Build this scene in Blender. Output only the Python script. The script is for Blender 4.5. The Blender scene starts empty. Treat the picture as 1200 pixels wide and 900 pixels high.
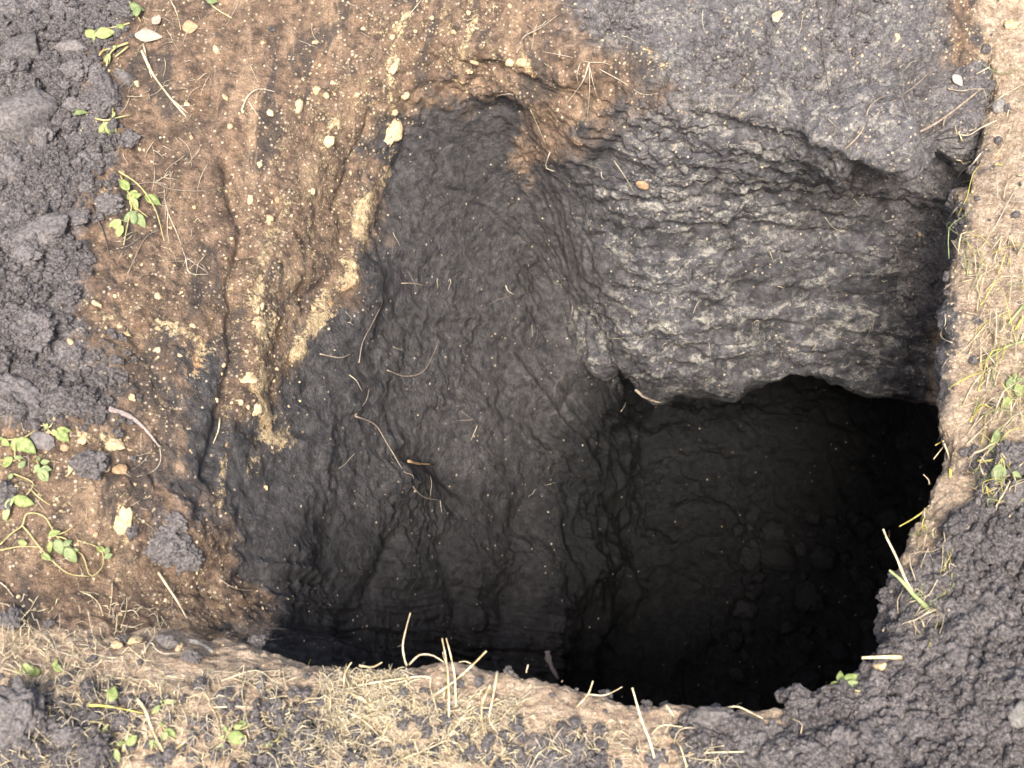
import bpy, math, random
import numpy as np
from mathutils import Vector

random.seed(7)
rng = np.random.default_rng(11)
SC = bpy.context.scene
COL = SC.collection
R = math.radians

# ------------------------------------------------------------------ camera
CAM = np.array([0.0, -1.05, 1.50])
DEP = R(55.0)
FPX = 1200 * 50 / 36.0
cam = bpy.data.cameras.new('camera')
cam.lens = 50
cam.sensor_width = 36
cam.clip_start = 0.01
cam.clip_end = 500
cam.dof.use_dof = True
cam.dof.focus_distance = 2.15
cam.dof.aperture_fstop = 9.0
cam_o = bpy.data.objects.new('camera', cam)
COL.objects.link(cam_o)
cam_o.location = CAM
cam_o.rotation_euler = (R(90) - DEP, 0, 0)
SC.camera = cam_o

# ------------------------------------------------------------------ light
SUN_ELEV, SUN_AZ = 55.0, 184.0      # degrees; azimuth clockwise from +Y: behind the camera, a little to the left
w = bpy.data.worlds.new('World')
SC.world = w
w.use_nodes = True
nt = w.node_tree
sky = nt.nodes.new('ShaderNodeTexSky')
sky.sky_type = 'NISHITA'
sky.sun_disc = False
sky.sun_elevation = R(SUN_ELEV)
sky.sun_rotation = R(SUN_AZ)
sky.air_density = 1.0
sky.dust_density = 5.0
bg = nt.nodes['Background']
nt.links.new(sky.outputs[0], bg.inputs[0])
bg.inputs[1].default_value = 0.13
sun = bpy.data.lights.new('sun', 'SUN')
sun.energy = 3.6
sun.angle = R(20)
sun.color = (1.0, 0.95, 0.88)
sun_o = bpy.data.objects.new('sun', sun)
COL.objects.link(sun_o)
sd = Vector((math.sin(R(SUN_AZ)) * math.cos(R(SUN_ELEV)), math.cos(R(SUN_AZ)) * math.cos(R(SUN_ELEV)), math.sin(R(SUN_ELEV))))
sun_o.rotation_euler = sd.to_track_quat('Z', 'Y').to_euler()
SC.view_settings.view_transform = 'Standard'
SC.view_settings.look = 'None'
SC.view_settings.exposure = 0.9
SC.view_settings.gamma = 1.0

# ------------------------------------------------------------------ camera maths (photograph pixels 1200 x 900)
FW = np.array([0, math.cos(DEP), -math.sin(DEP)])
UP = np.array([0, math.sin(DEP), math.cos(DEP)])
def ray(px, py):
    return FW + np.array([1, 0, 0]) * ((px - 600) / FPX) + UP * ((450 - py) / FPX)
def P(px, py, z):
    d = ray(px, py)
    return CAM + d * ((z - CAM[2]) / d[2])
def project(V):
    v = V - CAM.astype(V.dtype)
    dep = v @ FW.astype(V.dtype)
    dep = np.maximum(dep, 1e-3)
    return 600 + FPX * v[..., 0] / dep, 450 - FPX * (v @ UP.astype(V.dtype)) / dep, dep

# ------------------------------------------------------------------ noise
LAT = rng.random((64, 64, 64)).astype(np.float32) * 2 - 1
LATJ = rng.random((3, 64, 64, 64)).astype(np.float32)
def vnoise(p, scale, off=0.0):
    sc = np.asarray(scale, np.float32)
    q = p * sc + np.float32(off + 17.31)
    i = np.floor(q).astype(np.int32)
    f = q - i
    f = f * f * (3 - 2 * f)
    i0 = i & 63
    i1 = (i + 1) & 63
    x0, y0, z0 = i0[..., 0], i0[..., 1], i0[..., 2]
    x1, y1, z1 = i1[..., 0], i1[..., 1], i1[..., 2]
    fx, fy, fz = f[..., 0], f[..., 1], f[..., 2]
    a = LAT[x0, y0, z0] * (1 - fx) + LAT[x1, y0, z0] * fx
    b = LAT[x0, y1, z0] * (1 - fx) + LAT[x1, y1, z0] * fx
    c = LAT[x0, y0, z1] * (1 - fx) + LAT[x1, y0, z1] * fx
    d = LAT[x0, y1, z1] * (1 - fx) + LAT[x1, y1, z1] * fx
    return (a * (1 - fy) + b * fy) * (1 - fz) + (c * (1 - fy) + d * fy) * fz
def fbm(p, scale, octv=4, off=0.0, gain=0.5):
    s = np.zeros(p.shape[:-1], np.float32)
    a = 1.0
    sc = np.asarray(scale, np.float32)
    for k in range(octv):
        s += a * vnoise(p, sc, off + 7.7 * k)
        a *= gain
        sc = sc * 2.03
    return s
def worley(p, scale, off=0.0):
    """distance to nearest and second nearest feature point, cells of size 1/scale"""
    q = p * np.asarray(scale, np.float32) + np.float32(off + 9.2)
    i = np.floor(q).astype(np.int32)
    f = (q - i).astype(np.float32)
    f1 = np.full(p.shape[:-1], 9.0, np.float32)
    f2 = f1.copy()
    for dx in (-1, 0, 1):
        for dy in (-1, 0, 1):
            for dz in (-1, 0, 1):
                a = (i[..., 0] + dx) & 63
                b = (i[..., 1] + dy) & 63
                c = (i[..., 2] + dz) & 63
                d = (LATJ[0, a, b, c] + dx - f[..., 0]) ** 2 + (LATJ[1, a, b, c] + dy - f[..., 1]) ** 2 + (LATJ[2, a, b, c] + dz - f[..., 2]) ** 2
                f2 = np.minimum(f2, np.maximum(f1, d))
                f1 = np.minimum(f1, d)
    return np.sqrt(f1), np.sqrt(f2)
def sstep(a, b, x):
    t = np.clip((x - a) / (b - a), 0, 1)
    return t * t * (3 - 2 * t)

# ------------------------------------------------------------------ the pit: spokes of control points from the ground into the hole
CEN = P(905, 650, -1.28)
SPK = []
def near(px, py, z, p3, p2, p1, dep=1.2, out=0.04):
    """rim that hides the wall below it"""
    E = P(px, py, z)
    o = E[:2] - P(760, 480, 0)[:2]
    o = np.array([o[0], o[1], 0]) / np.hypot(*o)
    def D(k, dz):
        u = k if out < .045 else {.5: .8, 1.4: 2.0, 1.2: 3.2, .3: 4.0, -1.0: 4.0}[k]
        return E + o * out * u + np.array([0, 0, dz])
    F = D(-1.0, 0)
    F[2] = -dep
    M = F * .5 + CEN * .5
    M[2] = -dep - 0.06
    N = F * .03 + CEN * .97
    N[2] = -1.28
    SPK.append([P(*p1), P(*p2), P(*p3), E, D(.5, -.12), D(1.4, -.36), D(1.2, -.62), D(.3, -.86), F, M, N])
def wall(p1, p2, p3, p4, p5, p6, p7, p8, p9):
    F = P(*p9)
    M = F * .5 + CEN * .5
    M[2] = -1.22
    N = F * .03 + CEN * .97
    N[2] = -1.28
    SPK.append([P(*p1), P(*p2), P(*p3), P(*p4), P(*p5), P(*p6), P(*p7), P(*p8), F, M, N])
def rock(p1, p2, p3, p4, p5, p6, p7, back=.6):
    L = P(*p7)
    C1 = L + np.array([0.0, .19, -.07])
    F = L + np.array([0.0, back, 0])
    F[2] = -1.2
    M = F * .5 + CEN * .5
    M[2] = -1.24
    N = F * .03 + CEN * .97
    N[2] = -1.28
    SPK.append([P(*p1), P(*p2), P(*p3), P(*p4), P(*p5), P(*p6), L, C1, F, M, N])

# clockwise, starting at the middle of the near rim
near(760, 829, .000, (750, 868, .025), (730, 980, .03), (700, 1300, .03))
near(640, 806, .005, (630, 850, .03), (600, 980, .03), (520, 1300, .03))
# near rim, left half: wall behind it leans left
def nearleft(e, p3, p2, p1, p5, p6, p7, p8, p9):
    F = P(*p9)
    M = F * .5 + CEN * .5
    M[2] = -1.22
    N = F * .03 + CEN * .97
    N[2] = -1.28
    SPK.append([P(*p1), P(*p2), P(*p3), P(*e), P(*p5), P(*p6), P(*p7), P(*p8), F, M, N])
nearleft((520, 781, .01), (500, 830, .035), (470, 980, .035), (350, 1300, .03), (525, 830, -.12), (560, 900, -.42), (610, 915, -.7), (650, 890, -.86), (700, 880, -1.2))
nearleft((400, 790, .005), (380, 835, .03), (340, 980, .04), (180, 1300, .03), (415, 815, -.12), (475, 850, -.42), (550, 860, -.7), (640, 850, -.86), (700, 845, -1.2))
nearleft((300, 770, .0), (270, 815, .03), (220, 960, .04), (20, 1250, .03), (322, 757, -.09), (430, 770, -.40), (540, 795, -.7), (640, 805, -.86), (705, 810, -1.2))
nearleft((150, 752, -.005), (110, 790, .025), (40, 900, .04), (-200, 1100, .03), (275, 733, -.10), (410, 742, -.39), (540, 755, -.68), (645, 765, -.84), (712, 775, -1.2))
wall((-400, 850, .03), (-100, 770, .04), (-10, 725, .02), (130, 690, -.03), (280, 690, -.14), (420, 695, -.39), (560, 705, -.67), (655, 722, -.82), (720, 735, -1.2))
wall((-450, 620, .05), (-120, 600, .04), (10, 590, .03), (140, 590, -.01), (280, 600, -.12), (430, 615, -.37), (580, 635, -.65), (688, 662, -.84), (738, 690, -1.2))
wall((-450, 450, .06), (-120, 450, .05), (20, 450, .035), (150, 435, .01), (280, 445, -.08), (440, 470, -.33), (590, 510, -.60), (678, 580, -.78), (726, 640, -1.2))
wall((-450, 260, .06), (-120, 280, .05), (40, 285, .04), (165, 275, .015), (310, 295, -.06), (470, 340, -.29), (610, 400, -.54), (700, 515, -.74), (745, 600, -1.2))
wall((-420, 20, .07), (-130, 70, .06), (60, 110, .04), (190, 120, .02), (350, 150, -.03), (500, 220, -.22), (630, 310, -.47), (706, 472, -.68), (738, 560, -1.2))
wall((-100, -400, .08), (120, -200, .06), (270, -70, .05), (380, 20, .02), (500, 85, -.04), (600, 170, -.20), (670, 300, -.42), (722, 456, -.62), (745, 520, -1.2))
rock((420, -520, .12), (520, -220, .10), (570, -60, .06), (610, 60, .02), (650, 112, -.03), (680, 200, -.17), (745, 452, -.56), back=.42)
rock((650, -520, .14), (680, -230, .13), (700, -60, .09), (715, 75, .03), (725, 125, -.03), (745, 230, -.18), (800, 455, -.54))
rock((800, -520, .16), (800, -230, .15), (805, -60, .11), (810, 80, .06), (812, 148, .00), (815, 250, -.215), (862, 459, -.54))
rock((920, -520, .16), (910, -230, .15), (905, -60, .11), (900, 90, .07), (900, 168, .01), (905, 250, -.235), (930, 443, -.53))
rock((1040, -520, .16), (1010, -230, .15), (995, -60, .11), (990, 100, .08), (997, 188, .03), (1000, 255, -.255), (1005, 461, -.555))
rock((1160, -520, .16), (1110, -230, .15), (1085, -60, .11), (1078, 85, .05), (1088, 190, .00), (1082, 262, -.265), (1080, 462, -.565))
rock((1320, -500, .14), (1210, -230, .12), (1165, -60, .09), (1148, 60, .03), (1160, 160, -.03), (1160, 300, -.28), (1160, 465, -.57))
near(1160, 125, .0, (1205, 80, .035), (1330, 0, .06), (1550, -250, .10), out=.05)
near(1126, 205, -.01, (1185, 190, .02), (1330, 160, .04), (1650, 80, .06), out=.05)
near(1122, 310, -.01, (1180, 315, .02), (1330, 320, .04), (1700, 300, .04), out=.075)
near(1100, 425, -.015, (1162, 435, .015), (1330, 440, .04), (1700, 480, .04), out=.075)
near(1104, 545, -.02, (1160, 560, .015), (1320, 580, .05), (1700, 640, .04), out=.075)
near(1062, 640, -.015, (1120, 665, .02), (1300, 730, .06), (1650, 850, .04), out=.05)
near(1052, 735, -.01, (1100, 765, .02), (1240, 860, .06), (1550, 1100, .04), out=.05)
near(1020, 806, .0, (1045, 845, .025), (1130, 990, .05), (1300, 1300, .04))
near(940, 834, .0, (945, 870, .025), (970, 980, .04), (1050, 1300, .04))
near(850, 832, .0, (850, 870, .025), (850, 980, .035), (880, 1300, .04))
CTL = np.array(SPK, np.float64).transpose(1, 0, 2)      # stage, spoke, xyz
NS, NK = CTL.shape[:2]
def basis(t, n, periodic, ten=0.5):
    B = np.zeros((len(t), n))
    i = np.floor(t).astype(int)
    if not periodic:
        i = np.minimum(i, n - 2)
    f = t - i
    h = [-ten * f + 2 * ten * f ** 2 - ten * f ** 3, 1 + (ten - 3) * f ** 2 + (2 - ten) * f ** 3,
         ten * f + (3 - 2 * ten) * f ** 2 + (ten - 2) * f ** 3, -ten * f ** 2 + ten * f ** 3]
    for k in range(4):
        j = i + k - 1
        j = j % n if periodic else np.clip(j, 0, n - 1)
        np.add.at(B, (np.arange(len(t)), j), h[k])
    return B
def surf(tt, th):
    return np.einsum('ts,skc,hk->thc', basis(tt, NS, False), CTL, basis(th, NK, True))
# sample density follows the size the stretches have in view
ct, ch = np.linspace(0, NS - 1, 181), np.linspace(0, NK, 361)
S = surf(ct, ch % NK)
sx, sy, _ = project(S)
vis = ((sx > -60) & (sx < 1260) & (sy > -60) & (sy < 960)).astype(float)
def remap(c, dl, n, lo):
    d = np.maximum(dl, lo * dl.max())
    cum = np.concatenate([[0], np.cumsum(d)])
    return np.interp(np.linspace(0, cum[-1], n), cum, c)
dt = np.hypot(np.diff(sx, axis=0), np.diff(sy, axis=0)) * (vis[1:] * .9 + .1)
dh = np.hypot(np.diff(sx, axis=1), np.diff(sy, axis=1)) * (vis[:, 1:] * .9 + .1)
NT, NH = 705, 1310
TT = remap(ct, np.percentile(dt, 80, axis=1), NT, .12)
TH = remap(ch, np.percentile(dh, 88, axis=0), NH + 1, .10)[:-1] % NK
V = surf(TT, TH).astype(np.float32)
T2 = np.broadcast_to(TT[:, None], V.shape[:2]).astype(np.float32)
H2 = np.broadcast_to(TH[None, :], V.shape[:2]).astype(np.float32)
def gridnormals(V):
    du = np.roll(V, -1, 1) - np.roll(V, 1, 1)
    dv = np.gradient(V, axis=0)
    n = np.cross(dv, du)
    n /= np.linalg.norm(n, axis=-1, keepdims=True) + 1e-12
    return n.astype(np.float32)
NRM = gridnormals(V)
if NRM[2, 5, 2] < 0:
    NRM = -NRM
PX, PY, DP = project(V)
# rim spokes whose wall is out of sight below the edge
hk = np.zeros(NK)
hk[:4] = 1
hk[4] = .3
hk[19:] = 1
HID = np.interp(H2, np.arange(NK + 1), np.append(hk, hk[0])).astype(np.float32)
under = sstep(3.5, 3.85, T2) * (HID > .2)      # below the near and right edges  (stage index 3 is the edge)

# ------------------------------------------------------------------ zone maps: what the ground is made of, with pit shade put into its colour, on a 50 px grid
ROWS = """
PPPBBBBBOOOOBGGGGGGGGGOU
PPNBBBBOOOOOBBOGGGGGGGOU
PPNBBBOOOONMBBNNGGGGGQQU
PPPBBBOOOMMMNMMGRGGGGQQU
PPNBBOOOOMMMMMRRGRRQQQUU
PPBBBOOOOMMMMMRRRRQRRQUU
PPNOBOOOMMMMMMMRRRRRRQUU
PPOOOOOMMMMMMMRRRRRRRRUU
PPNOMOOMMMMMMMRRRRRRRRUU
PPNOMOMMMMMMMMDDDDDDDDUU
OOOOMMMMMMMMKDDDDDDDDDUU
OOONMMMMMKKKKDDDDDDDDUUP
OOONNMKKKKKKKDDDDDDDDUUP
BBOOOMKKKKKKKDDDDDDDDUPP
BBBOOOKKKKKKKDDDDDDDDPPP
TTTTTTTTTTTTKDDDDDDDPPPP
LLLLLLLLLLLTTTTTTPPPPPPP
PPPLLLPLLLLLPPTLPPPPPPPP
""".split()
ZN = {   # brown, cream, rock-light, tan, crumb, grit(fine cream)
 'P': (.06, .0, .0, .0, 1.0, .05), 'B': (1., .08, .0, .12, .0, .35), 'O': (.80, .40, .0, .06, .1, 1.),
 'N': (.55, .12, .0, .0, .5, .3), 'M': (.16, .0, .10, .0, .0, .05), 'K': (.085, .0, .0, .0, .0, .04),  # K: mud of the lower wall, darkened to carry its shade
 'G': (.07, .18, .75, .0, .7, .35), 'Q': (.04, .03, .25, .0, .55, .2), 'U': (.30, .38, .10, .62, .10, .9), 'R': (.03, .04, 1.0, .0, .15, .07), 'T': (.12, .12, .0, 1.0, .0, .5),
 'D': (.0, .0, .0, .0, .03, .02), 'L': (.15, .05, .0, .8, .35, .6)}  # D: floor and cavity mud, darkest, shade held in the colour
ZM = np.array([[ZN[c] for c in r] for r in ROWS], np.float32)
WN1 = fbm(V, 9.0, 3, 3.0)
WN2 = fbm(V, 9.0, 3, 31.0)
qx = PX + 26 * WN1
qy = PY + 26 * WN2
gx = np.clip(qx / 50 - .5, 0, 22.999)
gy = np.clip(qy / 50 - .5, 0, 16.999)
ix, iy = gx.astype(int), gy.astype(int)
fx, fy = (gx - ix)[..., None], (gy - iy)[..., None]
Z = (ZM[iy, ix] * (1 - fx) + ZM[iy, ix + 1] * fx) * (1 - fy) + (ZM[iy + 1, ix] * (1 - fx) + ZM[iy + 1, ix + 1] * fx) * fy
# near rim strip is always pale soil, the wall under it always mud darkened for shade
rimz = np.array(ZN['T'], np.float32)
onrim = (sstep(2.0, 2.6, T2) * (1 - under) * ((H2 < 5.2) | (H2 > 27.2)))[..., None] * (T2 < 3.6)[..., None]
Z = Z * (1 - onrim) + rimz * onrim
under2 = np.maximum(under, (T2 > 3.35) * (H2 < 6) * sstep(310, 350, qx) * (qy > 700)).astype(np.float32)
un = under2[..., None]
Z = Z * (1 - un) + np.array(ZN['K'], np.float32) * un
# spoil heap on the right reaches over the pale rim
heap = sstep(0, 26, (qy - 590) * .55 + (qx - 1135) * .83) * (qy > 560) * (T2 < 3.35)
hp2 = sstep(0, 16, qy - (858 - .28 * (qx - 850))) * (qx > 840) * (T2 < 3.3)
heap = np.maximum(heap, hp2)[..., None]
Z = Z * (1 - heap) + np.array(ZN['P'], np.float32) * heap

corner = (((T2 > 3.12) & (H2 > 11) & (H2 < 18.4) & (PX > 1050) & (PY > 60)) | ((T2 > 3.25) & (H2 >= 18.2) & (H2 < 22)))[..., None]
corner = corner & (T2 < 5.4)[..., None]
Z = np.where(corner, np.array(ZN['Q'], np.float32), Z)
deep = np.maximum(sstep(7.0, 7.7, T2 + .25 * WN1), sstep(6.3, 6.6, T2) * (H2 > 17.5))[..., None]  # shade of the pit bottom and undercut painted in as near-black mud
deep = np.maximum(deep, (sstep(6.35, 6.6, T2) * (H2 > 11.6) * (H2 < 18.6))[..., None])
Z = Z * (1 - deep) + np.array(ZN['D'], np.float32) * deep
def segdist(pts):
    d = np.full(PX.shape, 1e9, np.float32)
    for (x0, y0), (x1, y1) in zip(pts[:-1], pts[1:]):
        L2 = (x1 - x0) ** 2 + (y1 - y0) ** 2
        u = np.clip(((qx2 - x0) * (x1 - x0) + (qy2 - y0) * (y1 - y0)) / L2, 0, 1)
        d = np.minimum(d, np.hypot(qx2 - x0 - u * (x1 - x0), qy2 - y0 - u * (y1 - y0)))
    return d
qx2 = PX + 9 * WN1
qy2 = PY + 9 * WN2
dispx = np.zeros(PX.shape, np.float32)
inpit = (1 - under) * (T2 < 8)
WN3 = fbm(V, 38.0, 3, 44.0)
seams = [([(478, 20), (462, 80), (468, 150), (455, 215), (428, 265)], 13, .66), ([(440, 225), (420, 275), (395, 325), (366, 380), (348, 418)], 15, .80), ([(410, 130), (375, 230), (340, 330)], 38, .42), ([(300, 300), (315, 400), (300, 500)], 34, .42), ([(500, 0), (470, 120), (440, 220)], 30, .35),
         ([(395, 110), (375, 190), (330, 250), (300, 310)], 16, .55), ([(308, 340), (304, 420), (312, 480), (330, 505)], 22, .78), ([(268, 470), (262, 560), (250, 600)], 10, .5),
         ([(300, 515), (300, 550)], 14, .45), ([(560, 20), (545, 60), (535, 95)], 10, .6), ([(610, 70), (620, 85)], 9, .8), ([(750, 60), (775, 80)], 12, .5), ([(100, 365), (130, 380), (150, 400)], 15, .65),
         ([(190, 385), (235, 400), (215, 440)], 16, .6), ([(135, 590), (150, 625)], 14, .8), ([(100, 515), (150, 520)], 14, .6), ([(880, 128), (830, 122), (790, 135)], 5, .35), ([(830, 138), (880, 132)], 6, .4), ([(120, 470), (180, 520)], 12, .3),
         ([(0, 770), (130, 765), (200, 780)], 18, .25)]
for pts, wd, st in seams:
    m = np.exp(-(segdist(pts) / wd) ** 2) * st * inpit
    m = m * np.clip(.95 + .5 * WN3, .4, 1.2)
    Z[..., 1] = np.maximum(Z[..., 1], 1.0 * m)
    Z[..., 0] = np.maximum(Z[..., 0], .5 * m)
    dispx += .0015 * m
# grooves and ledges: (path, width px, depth m)
grooves = [([(268, 190), (282, 290), (276, 390), (262, 470), (238, 560)], 9, -.016), ([(412, 240), (392, 300), (366, 350), (345, 390)], 6, -.006),
           ([(440, 130), (425, 180), (405, 240)], 6, -.008), ([(480, 150), (470, 230), (440, 300)], 14, -.008),
           ([(560, 78), (590, 82), (625, 100), (680, 112)], 15, -.020), ([(530, 108), (560, 96)], 10, -.012),
           ([(575, 132), (600, 140)], 10, -.012), ([(500, 545), (525, 555), (540, 570)], 17, -.022), ([(470, 540), (480, 560)], 8, -.010),
           ([(690, 250), (760, 235), (830, 220), (845, 200)], 6, -.010), ([(700, 285), (790, 262), (900, 268), (1000, 275)], 6, -.010),
           ([(720, 345), (800, 350), (900, 378), (1000, 392), (1100, 398)], 7, -.014), ([(740, 400), (830, 420), (880, 430)], 7, -.010),
           ([(840, 140), (900, 160), (980, 178), (1010, 195)], 9, -.018), ([(1092, 98), (1110, 130), (1095, 160), (1120, 178)], 24, -.045),
           ([(1010, 203), (1060, 214), (1120, 214)], 10, -.03), ([(830, 152), (900, 172), (980, 192)], 8, -.016), ([(1010, 200), (1060, 212), (1110, 210)], 12, -.03), ([(1020, 130), (1000, 165)], 8, -.012),
           ([(740, 160), (700, 195), (690, 240)], 8, -.010), ([(640, 330), (690, 370), (720, 400)], 10, -.010),
           ([(470, 640), (440, 700), (410, 760)], 16, -.016), ([(620, 620), (610, 700), (590, 770)], 14, -.014), ([(520, 640), (540, 720)], 14, -.012),
           ([(140, 320), (160, 400), (215, 500)], 10, -.006), ([(790, 480), (800, 600), (780, 700)], 14, -.014), ([(880, 640), (870, 690), (900, 640), (950, 610)], 8, -.02),
           ([(1060, 325), (1110, 330)], 6, -.008), ([(850, 330), (950, 350), (1040, 345)], 6, -.009), ([(55, 110), (70, 150), (90, 190)], 6, -.012), ([(0, 240), (60, 250), (120, 330)], 5, -.006)]
for pts, wd, dp in grooves:
    dispx += dp * np.exp(-(segdist(pts) / wd) ** 2) * inpit
bulges = [([(1005, 145), (1045, 178)], 34, .045), ([(360, 200), (330, 300)], 30, .016), ([(300, 350), (300, 470)], 22, .014), ([(420, 330), (400, 470), (370, 580)], 34, .018),
          ([(700, 60), (780, 90)], 34, .015), ([(470, 560), (430, 640)], 26, .012), ([(560, 470), (570, 540)], 24, .012), ([(580, 640), (560, 720)], 26, .016),
          ([(350, 640), (330, 700)], 30, .016), ([(100, 570), (150, 600)], 22, .010), ([(210, 610), (220, 650)], 20, .016), ([(720, 400), (760, 430)], 16, .010), ([(690, 560), (700, 660)], 22, .02),
          ([(950, 640), (1000, 720)], 50, .03), ([(820, 200), (760, 200)], 26, .012)]
for pts, wd, dp in bulges:
    dispx += dp * np.exp(-(segdist(pts) / wd) ** 2) * inpit
Z = Z.astype(np.float32)
brown, cream, rockl, tan, crumb, grit = [Z[..., k] for k in range(6)]

# ------------------------------------------------------------------ relief along the normals
fade = np.clip((T2 - .0) / .5, 0, 1) * np.clip((NS - 1 - T2) / .5, 0, 1)
inner = sstep(3.2, 4.2, T2)
D = dispx.copy()
D += .016 * fbm(V, 5.0, 2, 50) * (.35 + .65 * inner)
D += .020 * fbm(V, 13.0, 3, 55) * sstep(5.6, 6.6, T2) * (1 - sstep(8.2, 9.0, T2))
D += .010 * (1 - 2 * np.abs(fbm(V, (14, 14, 5), 3, 58))) * sstep(7.2, 8.0, T2)
mudz = np.clip(1 - brown * 2 - rockl - tan - crumb, 0, 1) * (T2 > 3)
sm = 1 - .74 * mudz * sstep(-.25, .35, WN3[..., ] * .4 + fbm(V, 7.0, 2, 77))
D += .0065 * fbm(V, 22.0, 3, 60) * (.45 + .55 * inner) * sm
D += .0034 * fbm(V, 75.0, 4, 70, .62) * (.5 + .5 * sstep(-.5, .5, WN2) + .4 * (rockl > .3)) * sm
wallm = ((H2 > 2) & (H2 < 12)) * sstep(3.0, 4.5, T2) * (1 - sstep(6.6, 7.8, T2))
rockm = sstep(11.2, 12.2, H2) * (1 - sstep(17.8, 18.6, H2)) * sstep(2.6, 3.4, T2) * (1 - sstep(6.2, 6.8, T2))
# mud smeared down the left wall: noise stretched along the fall line (spoke direction)
q = np.stack([H2 * 7.0, T2 * .9, H2 * 0], -1).astype(np.float32)
q2 = q + np.stack([.6 * WN1, .2 * WN2, 0 * WN1], -1)
D += wallm * (.0065 * fbm(q2, (1, 1, 1), 2, 80) + .0006 * sm * (1 - np.abs(fbm(q2, (5, 4, 1), 2, 90))))
# layered rock: ledges lying nearly level, tilted a little
q = V.copy()
q = np.stack([V[..., 0] * 3.2, V[..., 1] * 5.0, V[..., 2] * 30 + V[..., 0] * 6.0], -1).astype(np.float32)
q += np.stack([WN1, WN2, 1.2 * WN1], -1) * .55
ra = fbm(q, 1.0, 4, 100, .6)
D += .006 * fbm(V, 30.0, 3, 66) * np.exp(-((T2 - 3.0) / .35) ** 2)
D += .010 * fbm(V, 17.0, 4, 67, .6) * ((H2 > 11.5) & (H2 < 18.6)) * sstep(.6, 1.2, T2) * (1 - sstep(3.4, 4.2, T2))
D += rockm * (.0062 * ra + .0038 * (1 - 2 * np.abs(fbm(q, (2.3, 2.3, 1.7), 3, 120))))
rocklight = np.clip(ra * .5 + .5, 0, 1)
# torn, crumbly patches on the mud wall
torn = sstep(.05, .45, fbm(V, (9, 9, 5), 3, 300)) * mudz * (T2 < 7)
tm_ = torn > .02
pt = V[tm_]
f1, f2 = worley(pt + .004 * WN1[tm_][:, None], 62.0, 3)
g1, g2 = worley(pt, 140.0, 8)
D[tm_] += torn[tm_] * (.0075 * np.clip(1 - 1.3 * f1, 0, 1) + .0045 * np.clip(1 - 1.3 * g1, 0, 1) - .004)
# crumbly soil
cm = (crumb > .12) & (T2 > .2) & (T2 < 9.4)
pc = V[cm]
jit = np.stack([vnoise(pc, 60, 1), vnoise(pc, 60, 2), vnoise(pc, 60, 3)], -1) * .006
c1 = np.zeros(len(pc), np.float32)
for sc_, am, of in ((24., .015, 0), (52., .0095, 5), (110., .0066, 11), (185., .0034, 17)):
    f1, f2 = worley(pc + jit, sc_, of)
    c1 += 1.25 * am * (np.clip(1 - f1 * 1.25, -.3, 1) - .35) + am * .55 * np.clip((f2 - f1) * 2.2, 0, .6)
crm = crumb[cm]
big = sstep(-.1, .5, fbm(pc, 6.0, 2, 200))
D[cm] += c1 * np.clip(crm, 0, 1) * (.6 + .6 * big)
# crumb piles stand a bit proud
D += .014 * crumb * (T2 < 3.6) * sstep(-.4, .6, WN1) * (1 - rockm)
# gritty brown soil
gm = (brown + tan > .2) & (T2 < 6)
pg = V[gm]
f1, f2 = worley(pg, 85.0, 21)
D[gm] += .0032 * np.clip(1 - 1.4 * f1, 0, 1) * (brown + tan)[gm] * sstep(-.3, .4, vnoise(pg, 25, 5))
# lip of the rock hangs in uneven lobes
D *= fade
V = V + NRM * D[..., None]
NRM2 = gridnormals(V)
if (NRM2 * NRM).sum() < 0:
    NRM2 = -NRM2
PX2, PY2, DP2 = project(V)

# ------------------------------------------------------------------ depth lookup for setting things down on the relief
BX0, BY0, BW, BH = -150, -150, 1500, 1200
uu, vv = np.floor(PX2 - BX0).astype(int), np.floor(PY2 - BY0).astype(int)
ok = (uu >= 0) & (uu < BW) & (vv >= 0) & (vv < BH)
fi = np.nonzero(ok.ravel())[0]
dd = DP2.ravel()[fi]
order = np.argsort(-dd)
BUF = np.full((BH, BW), -1, np.int64)
BUF[vv.ravel()[fi][order], uu.ravel()[fi][order]] = fi[order]
Vf, Nf = V.reshape(-1, 3), NRM2.reshape(-1, 3)
DPf = DP2.ravel()
def at(px, py, lift=0.0):
    """surface point seen at a photograph pixel, raised by lift metres"""
    u, v = int(px - BX0), int(py - BY0)
    for r in (3, 7, 15, 40, 90):
        blk = BUF[max(v - r, 0):v + r + 1, max(u - r, 0):u + r + 1].ravel()
        blk = blk[blk >= 0]
        if len(blk) > 3:
            break
    dm = np.quantile(DPf[blk], .15)
    d = ray(px, py)
    p = CAM + d * dm
    n = Nf[blk[DPf[blk] < dm + .03]].mean(0)
    n = n / np.linalg.norm(n)
    return p + n * lift, n
def air(px, py, dep):
    return CAM + ray(px, py) * dep
def depth_at(px, py):
    p, n = at(px, py)
    return float((p - CAM) @ FW)

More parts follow.
